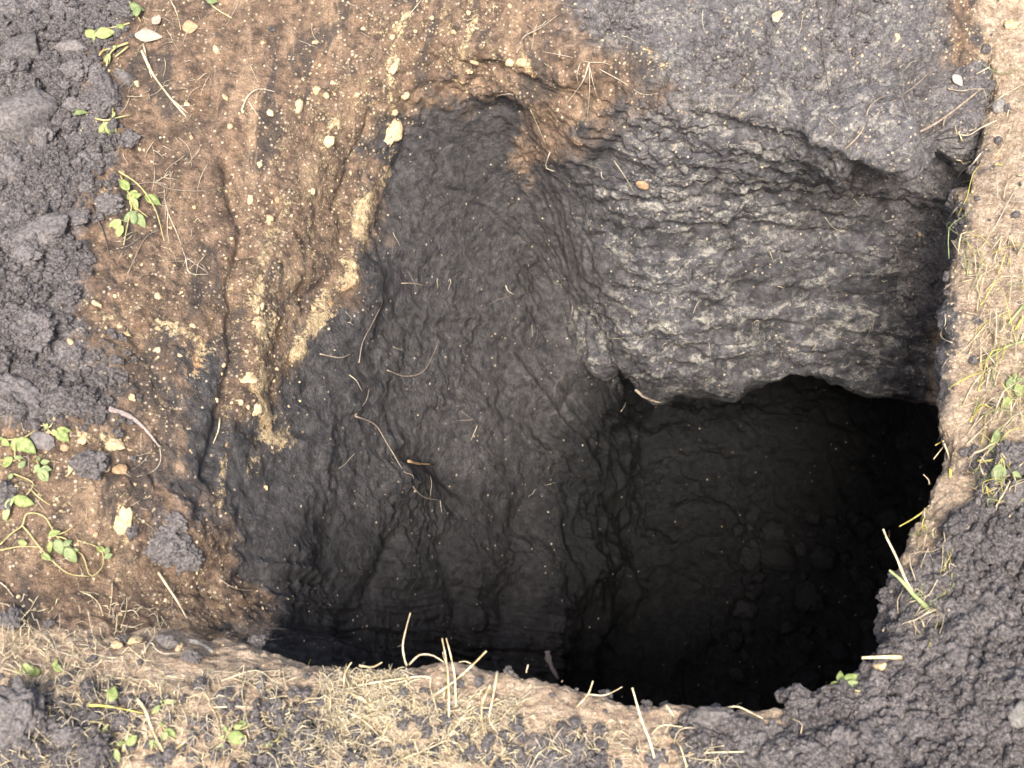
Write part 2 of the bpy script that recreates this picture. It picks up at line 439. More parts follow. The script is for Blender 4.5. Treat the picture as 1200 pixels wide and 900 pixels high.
# ------------------------------------------------------------------ node helpers and materials
def new_mat(name):
    m = bpy.data.materials.new(name)
    m.use_nodes = True
    return m, m.node_tree.nodes, m.node_tree.links, m.node_tree.nodes['Principled BSDF']
class NG:
    def __init__(s, nodes, links):
        s.n, s.l = nodes, links
    def put(s, sock, v):
        if isinstance(v, (int, float)):
            sock.default_value = v
        elif isinstance(v, tuple):
            sock.default_value = v if len(v) == len(sock.default_value) else (*v, 1)
        else:
            s.l.new(v, sock)
    def math(s, op, a, b=0.0, clamp=False):
        x = s.n.new('ShaderNodeMath')
        x.operation = op
        x.use_clamp = clamp
        s.put(x.inputs[0], a)
        s.put(x.inputs[1], b)
        return x.outputs[0]
    def mix(s, f, a, b):
        x = s.n.new('ShaderNodeMix')
        x.data_type = 'RGBA'
        s.put(x.inputs[0], f)
        s.put(x.inputs[6], a)
        s.put(x.inputs[7], b)
        return x.outputs[2]
    def noise(s, vec, scale, detail=4, rough=.55, dist=0.0):
        x = s.n.new('ShaderNodeTexNoise')
        s.put(x.inputs['Vector'], vec)
        x.inputs['Scale'].default_value = scale
        x.inputs['Detail'].default_value = detail
        x.inputs['Roughness'].default_value = rough
        x.inputs['Distortion'].default_value = dist
        return x.outputs[0]
    def voro(s, vec, scale, feature='F1', rnd=1.0, out=0):
        x = s.n.new('ShaderNodeTexVoronoi')
        x.feature = feature
        s.put(x.inputs['Vector'], vec)
        x.inputs['Scale'].default_value = scale
        x.inputs['Randomness'].default_value = rnd
        return x.outputs[out]
    def ramp(s, v, a, b):
        x = s.n.new('ShaderNodeMapRange')
        x.interpolation_type = 'SMOOTHSTEP'
        s.put(x.inputs[0], v)
        s.put(x.inputs[1], a)
        s.put(x.inputs[2], b)
        return x.outputs[0]

def soil_material():
    m, n, l, b = new_mat('soil')
    g = NG(n, l)
    geo = n.new('ShaderNodeNewGeometry').outputs['Position']
    za = n.new('ShaderNodeAttribute')
    za.attribute_name = 'zone_a'
    zb = n.new('ShaderNodeAttribute')
    zb.attribute_name = 'zone_b'
    sa = n.new('ShaderNodeSeparateColor')
    sb = n.new('ShaderNodeSeparateColor')
    l.new(za.outputs['Color'], sa.inputs[0])
    l.new(zb.outputs['Color'], sb.inputs[0])
    br, cr, rl = sa.outputs
    tn, cu, gr = sb.outputs
    n1 = g.noise(geo, 14, 6, .6)
    n2 = g.noise(geo, 60, 6, .65)
    n3 = g.noise(geo, 260, 5, .7)
    nb = g.noise(geo, 32, 5, .6, .4)
    n4 = g.noise(geo, 620, 3, .7)
    n5 = g.noise(geo, 130, 6, .75, .6)
    # mud, darkened low in the pit to hold its shade, and dry peat
    mudshade = g.mix(g.ramp(n2, .3, .7), (.0055, .0056, .0060), (.022, .0215, .0220))
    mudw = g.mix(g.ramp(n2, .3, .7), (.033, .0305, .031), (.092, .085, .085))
    mud = g.mix(g.ramp(br, .03, .15), mudshade, mudw)
    peat = g.mix(g.ramp(n3, .3, .72), (.060, .054, .053), (.29, .262, .255))
    cum = g.ramp(g.math('ADD', cu, g.math('MULTIPLY', g.math('SUBTRACT', nb, .5), .9)), .2, .6)
    col = g.mix(cum, mud, peat)
    # brown topsoil, patchy edge
    brc = g.mix(g.ramp(n2, .32, .68), (.085, .058, .041), (.29, .192, .126))
    brc = g.mix(g.math('MULTIPLY', g.ramp(n1, .52, .76), .55), brc, (.29, .175, .095))
    bm = g.ramp(g.math('ADD', br, g.math('MULTIPLY', g.math('SUBTRACT', nb, .5), 2.1)), .16, .74)
    mpb = n.new('ShaderNodeMapping')
    l.new(geo, mpb.inputs[0])
    mpb.inputs['Rotation'].default_value = (0, 0, R(-20))
    mpb.inputs['Scale'].default_value = (1.0, .22, .45)
    sm1 = g.noise(mpb.outputs[0], 26, 6, .62, .5)
    mpc = n.new('ShaderNodeMapping')
    l.new(geo, mpc.inputs[0])
    mpc.inputs['Location'].default_value = (3.1, 1.7, .4)
    mpc.inputs['Rotation'].default_value = (0, 0, R(-20))
    mpc.inputs['Scale'].default_value = (1.0, .30, .5)
    sm2 = g.noise(mpc.outputs[0], 17, 6, .65, .6)
    brc = g.mix(g.math('MULTIPLY', g.ramp(sm1, .50, .66), .75), brc, (.40, .275, .175))
    brc = g.mix(g.math('MULTIPLY', g.ramp(sm2, .53, .62), .85), brc, (.075, .060, .051))
    bm = g.math('MULTIPLY', bm, g.ramp(br, .13, .42))
    col = g.mix(bm, col, brc)
    # pale dry soil
    tc = g.mix(g.ramp(n2, .3, .7), (.32, .222, .150), (.62, .475, .335))
    tc = g.mix(g.ramp(n3, .55, .75), tc, (.62, .52, .38))
    tm = g.ramp(g.math('ADD', tn, g.math('MULTIPLY', g.math('SUBTRACT', nb, .5), .9)), .32, .6)
    col = g.mix(tm, col, tc)
    # pale weathered streaks in the rock
    mp = n.new('ShaderNodeMapping')
    l.new(geo, mp.inputs[0])
    mp.inputs['Rotation'].default_value = (0, R(8), 0)
    mp.inputs['Scale'].default_value = (1.0, 1.2, 3.0)
    rs = g.noise(mp.outputs[0], 22, 8, .72, .8)
    rm = g.math('MULTIPLY', g.ramp(g.math('ADD', g.math('MULTIPLY', rs, .75), g.math('MULTIPLY', n5, .35)), .54, .66), rl)
    rock = g.mix(g.ramp(n2, .3, .7), (.060, .058, .063), (.195, .186, .192))
    col = g.mix(g.math('MULTIPLY', rl, .85), col, rock)
    col = g.mix(g.math('MULTIPLY', rm, .85), col, (.44, .41, .35))
    # cream clay in seams and lumps
    cn = g.noise(geo, 46, 7, .72, .3)
    cn = g.math('ADD', g.math('MULTIPLY', cn, .42), g.math('MULTIPLY', g.noise(geo, 170, 6, .8), .58))
    cmk = g.ramp(g.math('ADD', cr, g.math('MULTIPLY', g.math('SUBTRACT', cn, .5), 3.6)), .52, .72)
    cmk = g.math('MULTIPLY', cmk, g.ramp(cr, .02, .12))
    cc = g.mix(g.ramp(n3, .3, .7), (.44, .31, .165), (.80, .63, .385))
    cc = g.mix(g.ramp(n1, .55, .68), cc, (.50, .27, .12))
    col = g.mix(cmk, col, cc)
    # grit: small pale grains
    v = g.voro(geo, 170)
    vc = g.voro(geo, 170, out=1)
    sv = n.new('ShaderNodeSeparateColor')
    l.new(vc, sv.inputs[0])
    gm_ = g.math('MULTIPLY', g.math('LESS_THAN', v, .33), g.math('LESS_THAN', sv.outputs[0], g.math('MULTIPLY', gr, .55)))
    gc = g.mix(sv.outputs[1], (.34, .23, .13), (.72, .62, .46))
    col = g.mix(g.math('MULTIPLY', gm_, .85), col, gc)
    v2 = g.voro(geo, 75)
    vc2 = g.voro(geo, 75, out=1)
    sv2 = n.new('ShaderNodeSeparateColor')
    l.new(vc2, sv2.inputs[0])
    sp = g.math('MULTIPLY', g.math('LESS_THAN', v2, g.math('MULTIPLY', sv2.outputs[1], .15)), g.math('LESS_THAN', sv2.outputs[0], .06))
    col = g.mix(g.math('MULTIPLY', sp, .7), col, (.55, .52, .46))
    vm = n.new('ShaderNodeVectorMath')
    vm.operation = 'SCALE'
    l.new(col, vm.inputs[0])
    l.new(g.math('ADD', .42, g.math('ADD', g.math('MULTIPLY', g.ramp(n4, .32, .68), .72), g.math('MULTIPLY', g.ramp(n5, .35, .65), .48))), vm.inputs['Scale'])
    l.new(vm.outputs[0], b.inputs['Base Color'])
    # damp mud has a dull sheen, dry soil has none
    dry = g.math('MAXIMUM', g.math('MAXIMUM', bm, tm), g.math('MAXIMUM', cu, cmk))
    ro = g.math('ADD', g.math('MULTIPLY', dry, .28), g.math('ADD', g.math('MULTIPLY', g.math('ADD', n3, n1), .30), .16), clamp=True)
    l.new(ro, b.inputs['Roughness'])
    b.inputs['Specular IOR Level'].default_value = .42
    hh = g.math('ADD', g.math('MULTIPLY', n3, .7), g.math('ADD', g.math('MULTIPLY', n5, 1.0), g.math('MULTIPLY', n4, .30)))
    hh = g.math('ADD', hh, g.math('MULTIPLY', gm_, .35))
    hh = g.math('ADD', hh, g.math('MULTIPLY', cmk, .35))
    mps = n.new('ShaderNodeMapping')
    l.new(geo, mps.inputs[0])
    mps.inputs['Scale'].default_value = (1.0, 1.0, .16)
    ns = g.noise(mps.outputs[0], 95, 5, .7, .3)
    hh = g.math('ADD', hh, g.math('MULTIPLY', ns, g.math('SUBTRACT', .8, g.math('MULTIPLY', dry, .8))))
    bp = n.new('ShaderNodeBump')
    bp.inputs['Strength'].default_value = .9
    bp.inputs['Distance'].default_value = .006
    l.new(hh, bp.inputs['Height'])
    l.new(bp.outputs[0], b.inputs['Normal'])
    return m
M_SOIL = soil_material()

def simple(name, c0, c1, scale=60, rough=.85, bump=.3, dist=.002, trans=0.0):
    m, n, l, b = new_mat(name)
    g = NG(n, l)
    co = n.new('ShaderNodeNewGeometry').outputs['Position']
    scale = scale * 4
    oi = n.new('ShaderNodeObjectInfo').outputs['Random']
    a = g.noise(co, scale, 5, .65)
    f = g.math('ADD', g.ramp(a, .3, .7), g.math('MULTIPLY', g.math('SUBTRACT', oi, .5), .4), clamp=True)
    l.new(g.mix(f, c0, c1), b.inputs['Base Color'])
    b.inputs['Roughness'].default_value = rough
    b.inputs['Specular IOR Level'].default_value = .25
    bp = n.new('ShaderNodeBump')
    bp.inputs['Strength'].default_value = bump
    bp.inputs['Distance'].default_value = dist
    l.new(g.noise(co, scale * 3, 4, .7), bp.inputs['Height'])
    l.new(bp.outputs[0], b.inputs['Normal'])
    if trans:
        b.inputs['Transmission Weight'].default_value = 0
        b.inputs['Subsurface Weight'].default_value = 0
    return m
M_PEAT = simple('peat', (.08, .071, .070), (.30, .27, .26), 75, .9, .9, .004)
M_PEATSM = simple('peat_slab', (.10, .090, .085), (.27, .242, .230), 50, .85, .8, .003)
M_CREAM = simple('cream_clay', (.40, .27, .14), (.72, .57, .36), 70, .9, .5, .002)
M_ORANGE = simple('orange_clay', (.30, .18, .10), (.50, .34, .20), 70, .9, .5, .002)
M_GREYST = simple('grey_stone', (.13, .12, .11), (.30, .28, .25), 70, .8, .5, .002)
M_STRAW = simple('straw', (.36, .27, .13), (.84, .73, .48), 30, .7, .2, .001)
M_DRY = simple('dry_grass', (.38, .30, .19), (.70, .60, .42), 25, .8, .2, .001)
M_YGRASS = simple('yellow_grass', (.42, .36, .07), (.60, .54, .16), 20, .6, .2, .001)
M_GREEN = simple('green_blade', (.16, .20, .08), (.34, .38, .18), 20, .55, .2, .001)
M_LEAF = simple('leaf', (.15, .20, .06), (.34, .38, .15), 45, .5, .3, .001)
M_LEAFD = simple('leaf_dull', (.14, .19, .08), (.26, .30, .14), 45, .55, .3, .001)
M_ROOT = simple('root', (.17, .13, .10), (.38, .31, .24), 60, .85, .4, .001)
M_ROOTP = simple('pale_root', (.34, .28, .20), (.60, .52, .40), 60, .8, .3, .001)
M_ROOTD = simple('dark_root', (.07, .055, .05), (.14, .11, .10), 60, .8, .3, .001)
M_STEM = simple('stem', (.34, .28, .11), (.52, .46, .22), 40, .6, .2, .001)
M_WOOD = simple('grey_wood', (.20, .16, .15), (.40, .33, .30), 90, .85, .5, .001)
M_DEAD = simple('dead_leaf', (.30, .23, .18), (.50, .42, .34), 60, .8, .4, .001)

# ------------------------------------------------------------------ mesh helpers
def add_mesh(name, verts, faces, mat, parent=None, smooth=True):
    me = bpy.data.meshes.new(name)
    verts = np.asarray(verts, np.float32)
    if isinstance(faces, np.ndarray):
        k = faces.shape[1]
        me.vertices.add(len(verts))
        me.vertices.foreach_set('co', verts.ravel())
        me.loops.add(faces.size)
        me.loops.foreach_set('vertex_index', faces.astype(np.int32).ravel())
        me.polygons.add(len(faces))
        me.polygons.foreach_set('loop_start', np.arange(0, faces.size, k, dtype=np.int32))
        me.update(calc_edges=True)
        me.validate()
    else:
        me.from_pydata([tuple(map(float, v)) for v in verts], [], faces)
    me.polygons.foreach_set('use_smooth', np.full(len(me.polygons), smooth))
    me.materials.append(mat)
    o = bpy.data.objects.new(name, me)
    COL.objects.link(o)
    if parent is not None:
        o.parent = parent
    return o
def tag(o, label=None, cat=None, group=None, kind=None):
    if label:
        o['label'] = label
    if cat:
        o['category'] = cat
    if group:
        o['group'] = group
    if kind:
        o['kind'] = kind
    return o

# ------------------------------------------------------------------ the setting
IDX = np.arange(NT * NH).reshape(NT, NH)
ia = IDX[:-1, :]
ib = IDX[1:, :]
quads = np.stack([ia, np.roll(ia, -1, 1), np.roll(ib, -1, 1), ib], -1).reshape(-1, 4)
tq = ((T2[:-1] + T2[1:]) * .5).ravel()
hq = np.broadcast_to(TH[None, :], (NT - 1, NH)).ravel()
isrock = (hq > 11.35) & (hq < 18.6)
lim = np.where(isrock, 3.15, 3.25)
zone = np.where(tq < lim, 0, np.where(isrock & (tq < 6.12), 2, np.where((tq > 7.6) | (isrock & (tq >= 6.12)), 3, 1)))
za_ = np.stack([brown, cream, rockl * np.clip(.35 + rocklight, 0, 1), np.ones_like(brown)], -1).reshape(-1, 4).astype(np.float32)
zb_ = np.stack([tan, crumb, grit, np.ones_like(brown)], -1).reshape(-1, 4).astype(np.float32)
def piece(name, sel, label, cat, extra=None):
    qd = quads[sel]
    if NRM2[2, 5] @ np.cross(V[2, 6] - V[2, 5], V[3, 5] - V[2, 5]) < 0:
        qd = qd[:, ::-1]
    used, inv = np.unique(qd, return_inverse=True)
    vs = Vf[used]
    fc = inv.reshape(qd.shape)
    a, bb = za_[used], zb_[used]
    if extra is not None:       # ring of faces running on to the far ground
        base = len(vs)
        rim = np.searchsorted(used, IDX[0])
        rings = []
        for rad, zz in ((2.6, .06), (6, .03), (20, 0), (90, 0)):
            th = np.arctan2(V[0, :, 1], V[0, :, 0] - .3)
            rr = np.stack([np.cos(th) * rad, np.sin(th) * rad, np.full(NH, zz)], -1)
            rr[:, 2] += .04 * fbm(rr.astype(np.float32), 1.3, 3)
            rings.append(rr)
        vs = np.concatenate([vs] + rings)
        prev = rim
        ex = []
        for k in range(4):
            cur = base + k * NH + np.arange(NH)
            q_ = np.stack([cur, np.roll(cur, -1), np.roll(prev, -1), prev], -1)
            if NRM2[2, 5] @ np.cross(V[2, 6] - V[2, 5], V[3, 5] - V[2, 5]) < 0:
                q_ = q_[:, ::-1]
            ex.append(q_)
            prev = cur
        fc = np.concatenate([fc] + ex)
        pad = np.tile(np.array([[.3, .03, 0, 1]], np.float32), (4 * NH, 1))
        a = np.concatenate([a, pad])
        bb = np.concatenate([bb, np.tile(np.array([[.5, .3, .3, 1]], np.float32), (4 * NH, 1))])
    if name == 'pit_floor':       # close the middle of the floor
        last = np.searchsorted(used, IDX[-1])
        ci = len(vs)
        vs = np.concatenate([vs, vs[last].mean(0, keepdims=True)])
        c0 = last[::1]
        c1_ = np.roll(c0, -1)
        capf = np.stack([c0, c1_, np.full(NH, ci)], -1)
        fan = np.stack([capf[::2, 0], capf[::2, 1], np.roll(capf[:, 1], -1)[::2], capf[::2, 2]], -1)
        fc = np.concatenate([fc, fan])
        a = np.concatenate([a, a[last[:1]]])
        bb = np.concatenate([bb, bb[last[:1]]])
    o = add_mesh(name, vs, fc, M_SOIL)
    for nm, dat in (('zone_a', a), ('zone_b', bb)):
        at_ = o.data.color_attributes.new(nm, 'FLOAT_COLOR', 'POINT')
        at_.data.foreach_set('color', dat.ravel())
    tag(o, label, cat, kind='structure')
    return o
piece('ground', zone == 0, 'brown and black soil surface round the open pit', 'ground', extra=1)
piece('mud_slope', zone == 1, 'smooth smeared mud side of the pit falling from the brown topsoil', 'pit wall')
piece('rock_face', zone == 2, 'grey layered far side of the pit hanging over the black cavity', 'rock face')
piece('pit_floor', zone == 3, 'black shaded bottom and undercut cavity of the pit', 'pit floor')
#DETAILS#
# ------------------------------------------------------------------ lumps: peat crumbs, clods, stones
def ico(sub):
    t = (1 + 5 ** .5) / 2
    v = [(-1, t, 0), (1, t, 0), (-1, -t, 0), (1, -t, 0), (0, -1, t), (0, 1, t), (0, -1, -t), (0, 1, -t), (t, 0, -1), (t, 0, 1), (-t, 0, -1), (-t, 0, 1)]
    v = [np.array(a) / np.linalg.norm(a) for a in v]
    f = [(0, 11, 5), (0, 5, 1), (0, 1, 7), (0, 7, 10), (0, 10, 11), (1, 5, 9), (5, 11, 4), (11, 10, 2), (10, 7, 6), (7, 1, 8),
         (3, 9, 4), (3, 4, 2), (3, 2, 6), (3, 6, 8), (3, 8, 9), (4, 9, 5), (2, 4, 11), (6, 2, 10), (8, 6, 7), (9, 8, 1)]
    for _ in range(sub):
        c, nf = {}, []
        def mid(a, b):
            k = (min(a, b), max(a, b))
            if k not in c:
                m_ = v[a] + v[b]
                v.append(m_ / np.linalg.norm(m_))
                c[k] = len(v) - 1
            return c[k]
        for a, b, d in f:
            e, g_, h = mid(a, b), mid(b, d), mid(d, a)
            nf += [(a, e, h), (b, g_, e), (d, h, g_), (e, g_, h)]
        f = nf
    return np.array(v, np.float32), np.array(f, np.int32)
ICO = {k: ico(k) for k in (1, 2, 3, 4)}
def lump_verts(sub, seed, rough=.35, knob=.25, angular=0.0):
    v, f = ICO[sub]
    p = v + seed * 3.17
    r_ = 1 + rough * fbm(p, 1.3, 3, seed)
    if knob:
        f1, f2 = worley(p, 2.6, seed)
        r_ = r_ + knob * (np.clip(1 - f1 * 1.2, 0, 1) - .3)
        f1, f2 = worley(p, 6.0, seed)
        r_ = r_ + knob * .4 * (np.clip(1 - f1 * 1.2, 0, 1) - .3)
    u = v * r_[:, None]
    if angular:      # chip flat faces off
        rs = np.random.default_rng(int(seed * 100) + 5)
        for _ in range(7):
            d = rs.normal(size=3)
            d /= np.linalg.norm(d)
            h = u @ d
            u = u - np.outer(np.clip(h - rs.uniform(.45, .75), 0, None) * angular, d)
    return u.astype(np.float32), f

def frame_from(n, a):
    n = np.asarray(n, float)
    t = np.cross(n, [0.31, 0.95, 0.02])
    t /= np.linalg.norm(t)
    b = np.cross(n, t)
    return np.stack([t * math.cos(a) + b * math.sin(a), -t * math.sin(a) + b * math.cos(a), n], 1)

# loose peat crumbs too many to count
carea = np.linalg.norm(np.cross(np.roll(V, -1, 1) - V, np.gradient(V, axis=0)), axis=-1)
infr = (PX2 > -120) & (PX2 < 1320) & (PY2 > -120) & (PY2 < 1020)
hol = sstep(-.35, .25, fbm(V, 16, 2, 91))
wgt = hol * carea * infr * np.clip(crumb - .15, 0, 1) * (T2 < 3.15) * np.where((H2 > 11) & (H2 < 18.6), .22, 1.0)
wgt += carea * infr * (T2 < 3.1) * tan * .012
wgt = wgt.ravel()
wgt /= wgt.sum()
LV = [lump_verts(1, s + .3, .55, .4) for s in range(14)]
def scatter(name, n, rmin, rmax, pw, mat, wg, sink=.25, variants=LV, flat=(.6, 1.0)):
    pick = rng.choice(len(wg), n, p=wg)
    nv = len(variants[0][0])
    nf = len(variants[0][1])
    vs = np.empty((n, nv, 3), np.float32)
    fs = np.empty((n, nf, 3), np.int32)
    for i, k in enumerate(pick):
        r_ = rmin + (rmax - rmin) * rng.random() ** pw
        v, f = variants[i % len(variants)]
        F = frame_from(Nf[k], rng.uniform(0, 6.3))
        s3 = np.array([r_, r_ * rng.uniform(.7, 1.1), r_ * rng.uniform(*flat)])
        vs[i] = (v * s3) @ F.T + Vf[k] + Nf[k] * r_ * (.6 - sink)
        fs[i] = f + i * nv
    return add_mesh(name, vs.reshape(-1, 3), fs.reshape(-1, 3), mat, smooth=False)
tag(scatter('peat_crumbs', 12500, .0022, .0076, 1.9, M_PEAT, wgt, .02, flat=(.8, 1.1)), 'loose dark peat crumbs lying over the spoil and the pit rim', 'peat crumbs', kind='stuff')
# pale grit on brown and tan soil
w2 = (carea * infr * (T2 < 4.6) * (grit * .6 + cream) * (1 - under) * (1 - .8 * crumb)).ravel()
w2 /= w2.sum()
tag(scatter('pale_grit', 1300, .0006, .0024, 3.0, M_CREAM, w2, .3), 'small pale grains of clay and grit scattered through the soil', 'grit', kind='stuff')

CLOD = [add for add in []]
def clod_mesh(seed, sub, mat, rough, knob, ang, nm):
    v, f = lump_verts(sub, seed, rough, knob, ang)
    me = bpy.data.meshes.new(nm)
    me.vertices.add(len(v))
    me.vertices.foreach_set('co', v.ravel())
    me.loops.add(f.size)
    me.loops.foreach_set('vertex_index', f.ravel())
    me.polygons.add(len(f))
    me.polygons.foreach_set('loop_start', np.arange(0, f.size, 3, dtype=np.int32))
    me.polygons.foreach_set('use_smooth', np.full(len(f), True))
    me.update(calc_edges=True)
    me.materials.append(mat)
    return me
PEATM = [clod_mesh(2.1 + s, 4, M_PEAT, .42, .55, .35, 'peat_clod') for s in range(7)]
SMOOTHM = [clod_mesh(12.1 + s, 3, M_PEATSM, .30, .06, .85, 'peat_block') for s in range(4)]
CREAMM = [clod_mesh(22.1 + s, 2, M_CREAM, .75, .4, .6, 'clay_lump') for s in range(6)]
ORM = [clod_mesh(32.1 + s, 2, M_ORANGE, .40, .15, .5, 'orange_clay_lump') for s in range(2)]
GRM = [clod_mesh(42.1 + s, 2, M_GREYST, .30, .05, .8, 'grey_stone') for s in range(3)]
MS = 1 / FPX
def place(name, me, px, py, rpx, label, cat, group=None, asp=(1, 1, .7), rot=None, sink=.35):
    if name in ('clay_lump', 'orange_clay_lump'):
        sink, rpx = .52, rpx * .95
    p, n = at(px, py)
    dep = float((p - CAM) @ FW)
    r_ = rpx * dep * MS
    o = bpy.data.objects.new(name, me)
    COL.objects.link(o)
    n_ = n * .7 + np.array([0, -.3, .6]) * .3
    n_ /= np.linalg.norm(n_)
    F = frame_from(n_, 0 if rot is None else rot)
    from mathutils import Matrix
    o.matrix_world = Matrix(((*F[0], 0), (*F[1], 0), (*F[2], 0), (0, 0, 0, 1)))
    o.location = Vector(p + n * r_ * asp[2] * (.5 - sink))
    o.scale = (r_ * asp[0], r_ * asp[1], r_ * asp[2])
    tag(o, label, cat, group)
    return o
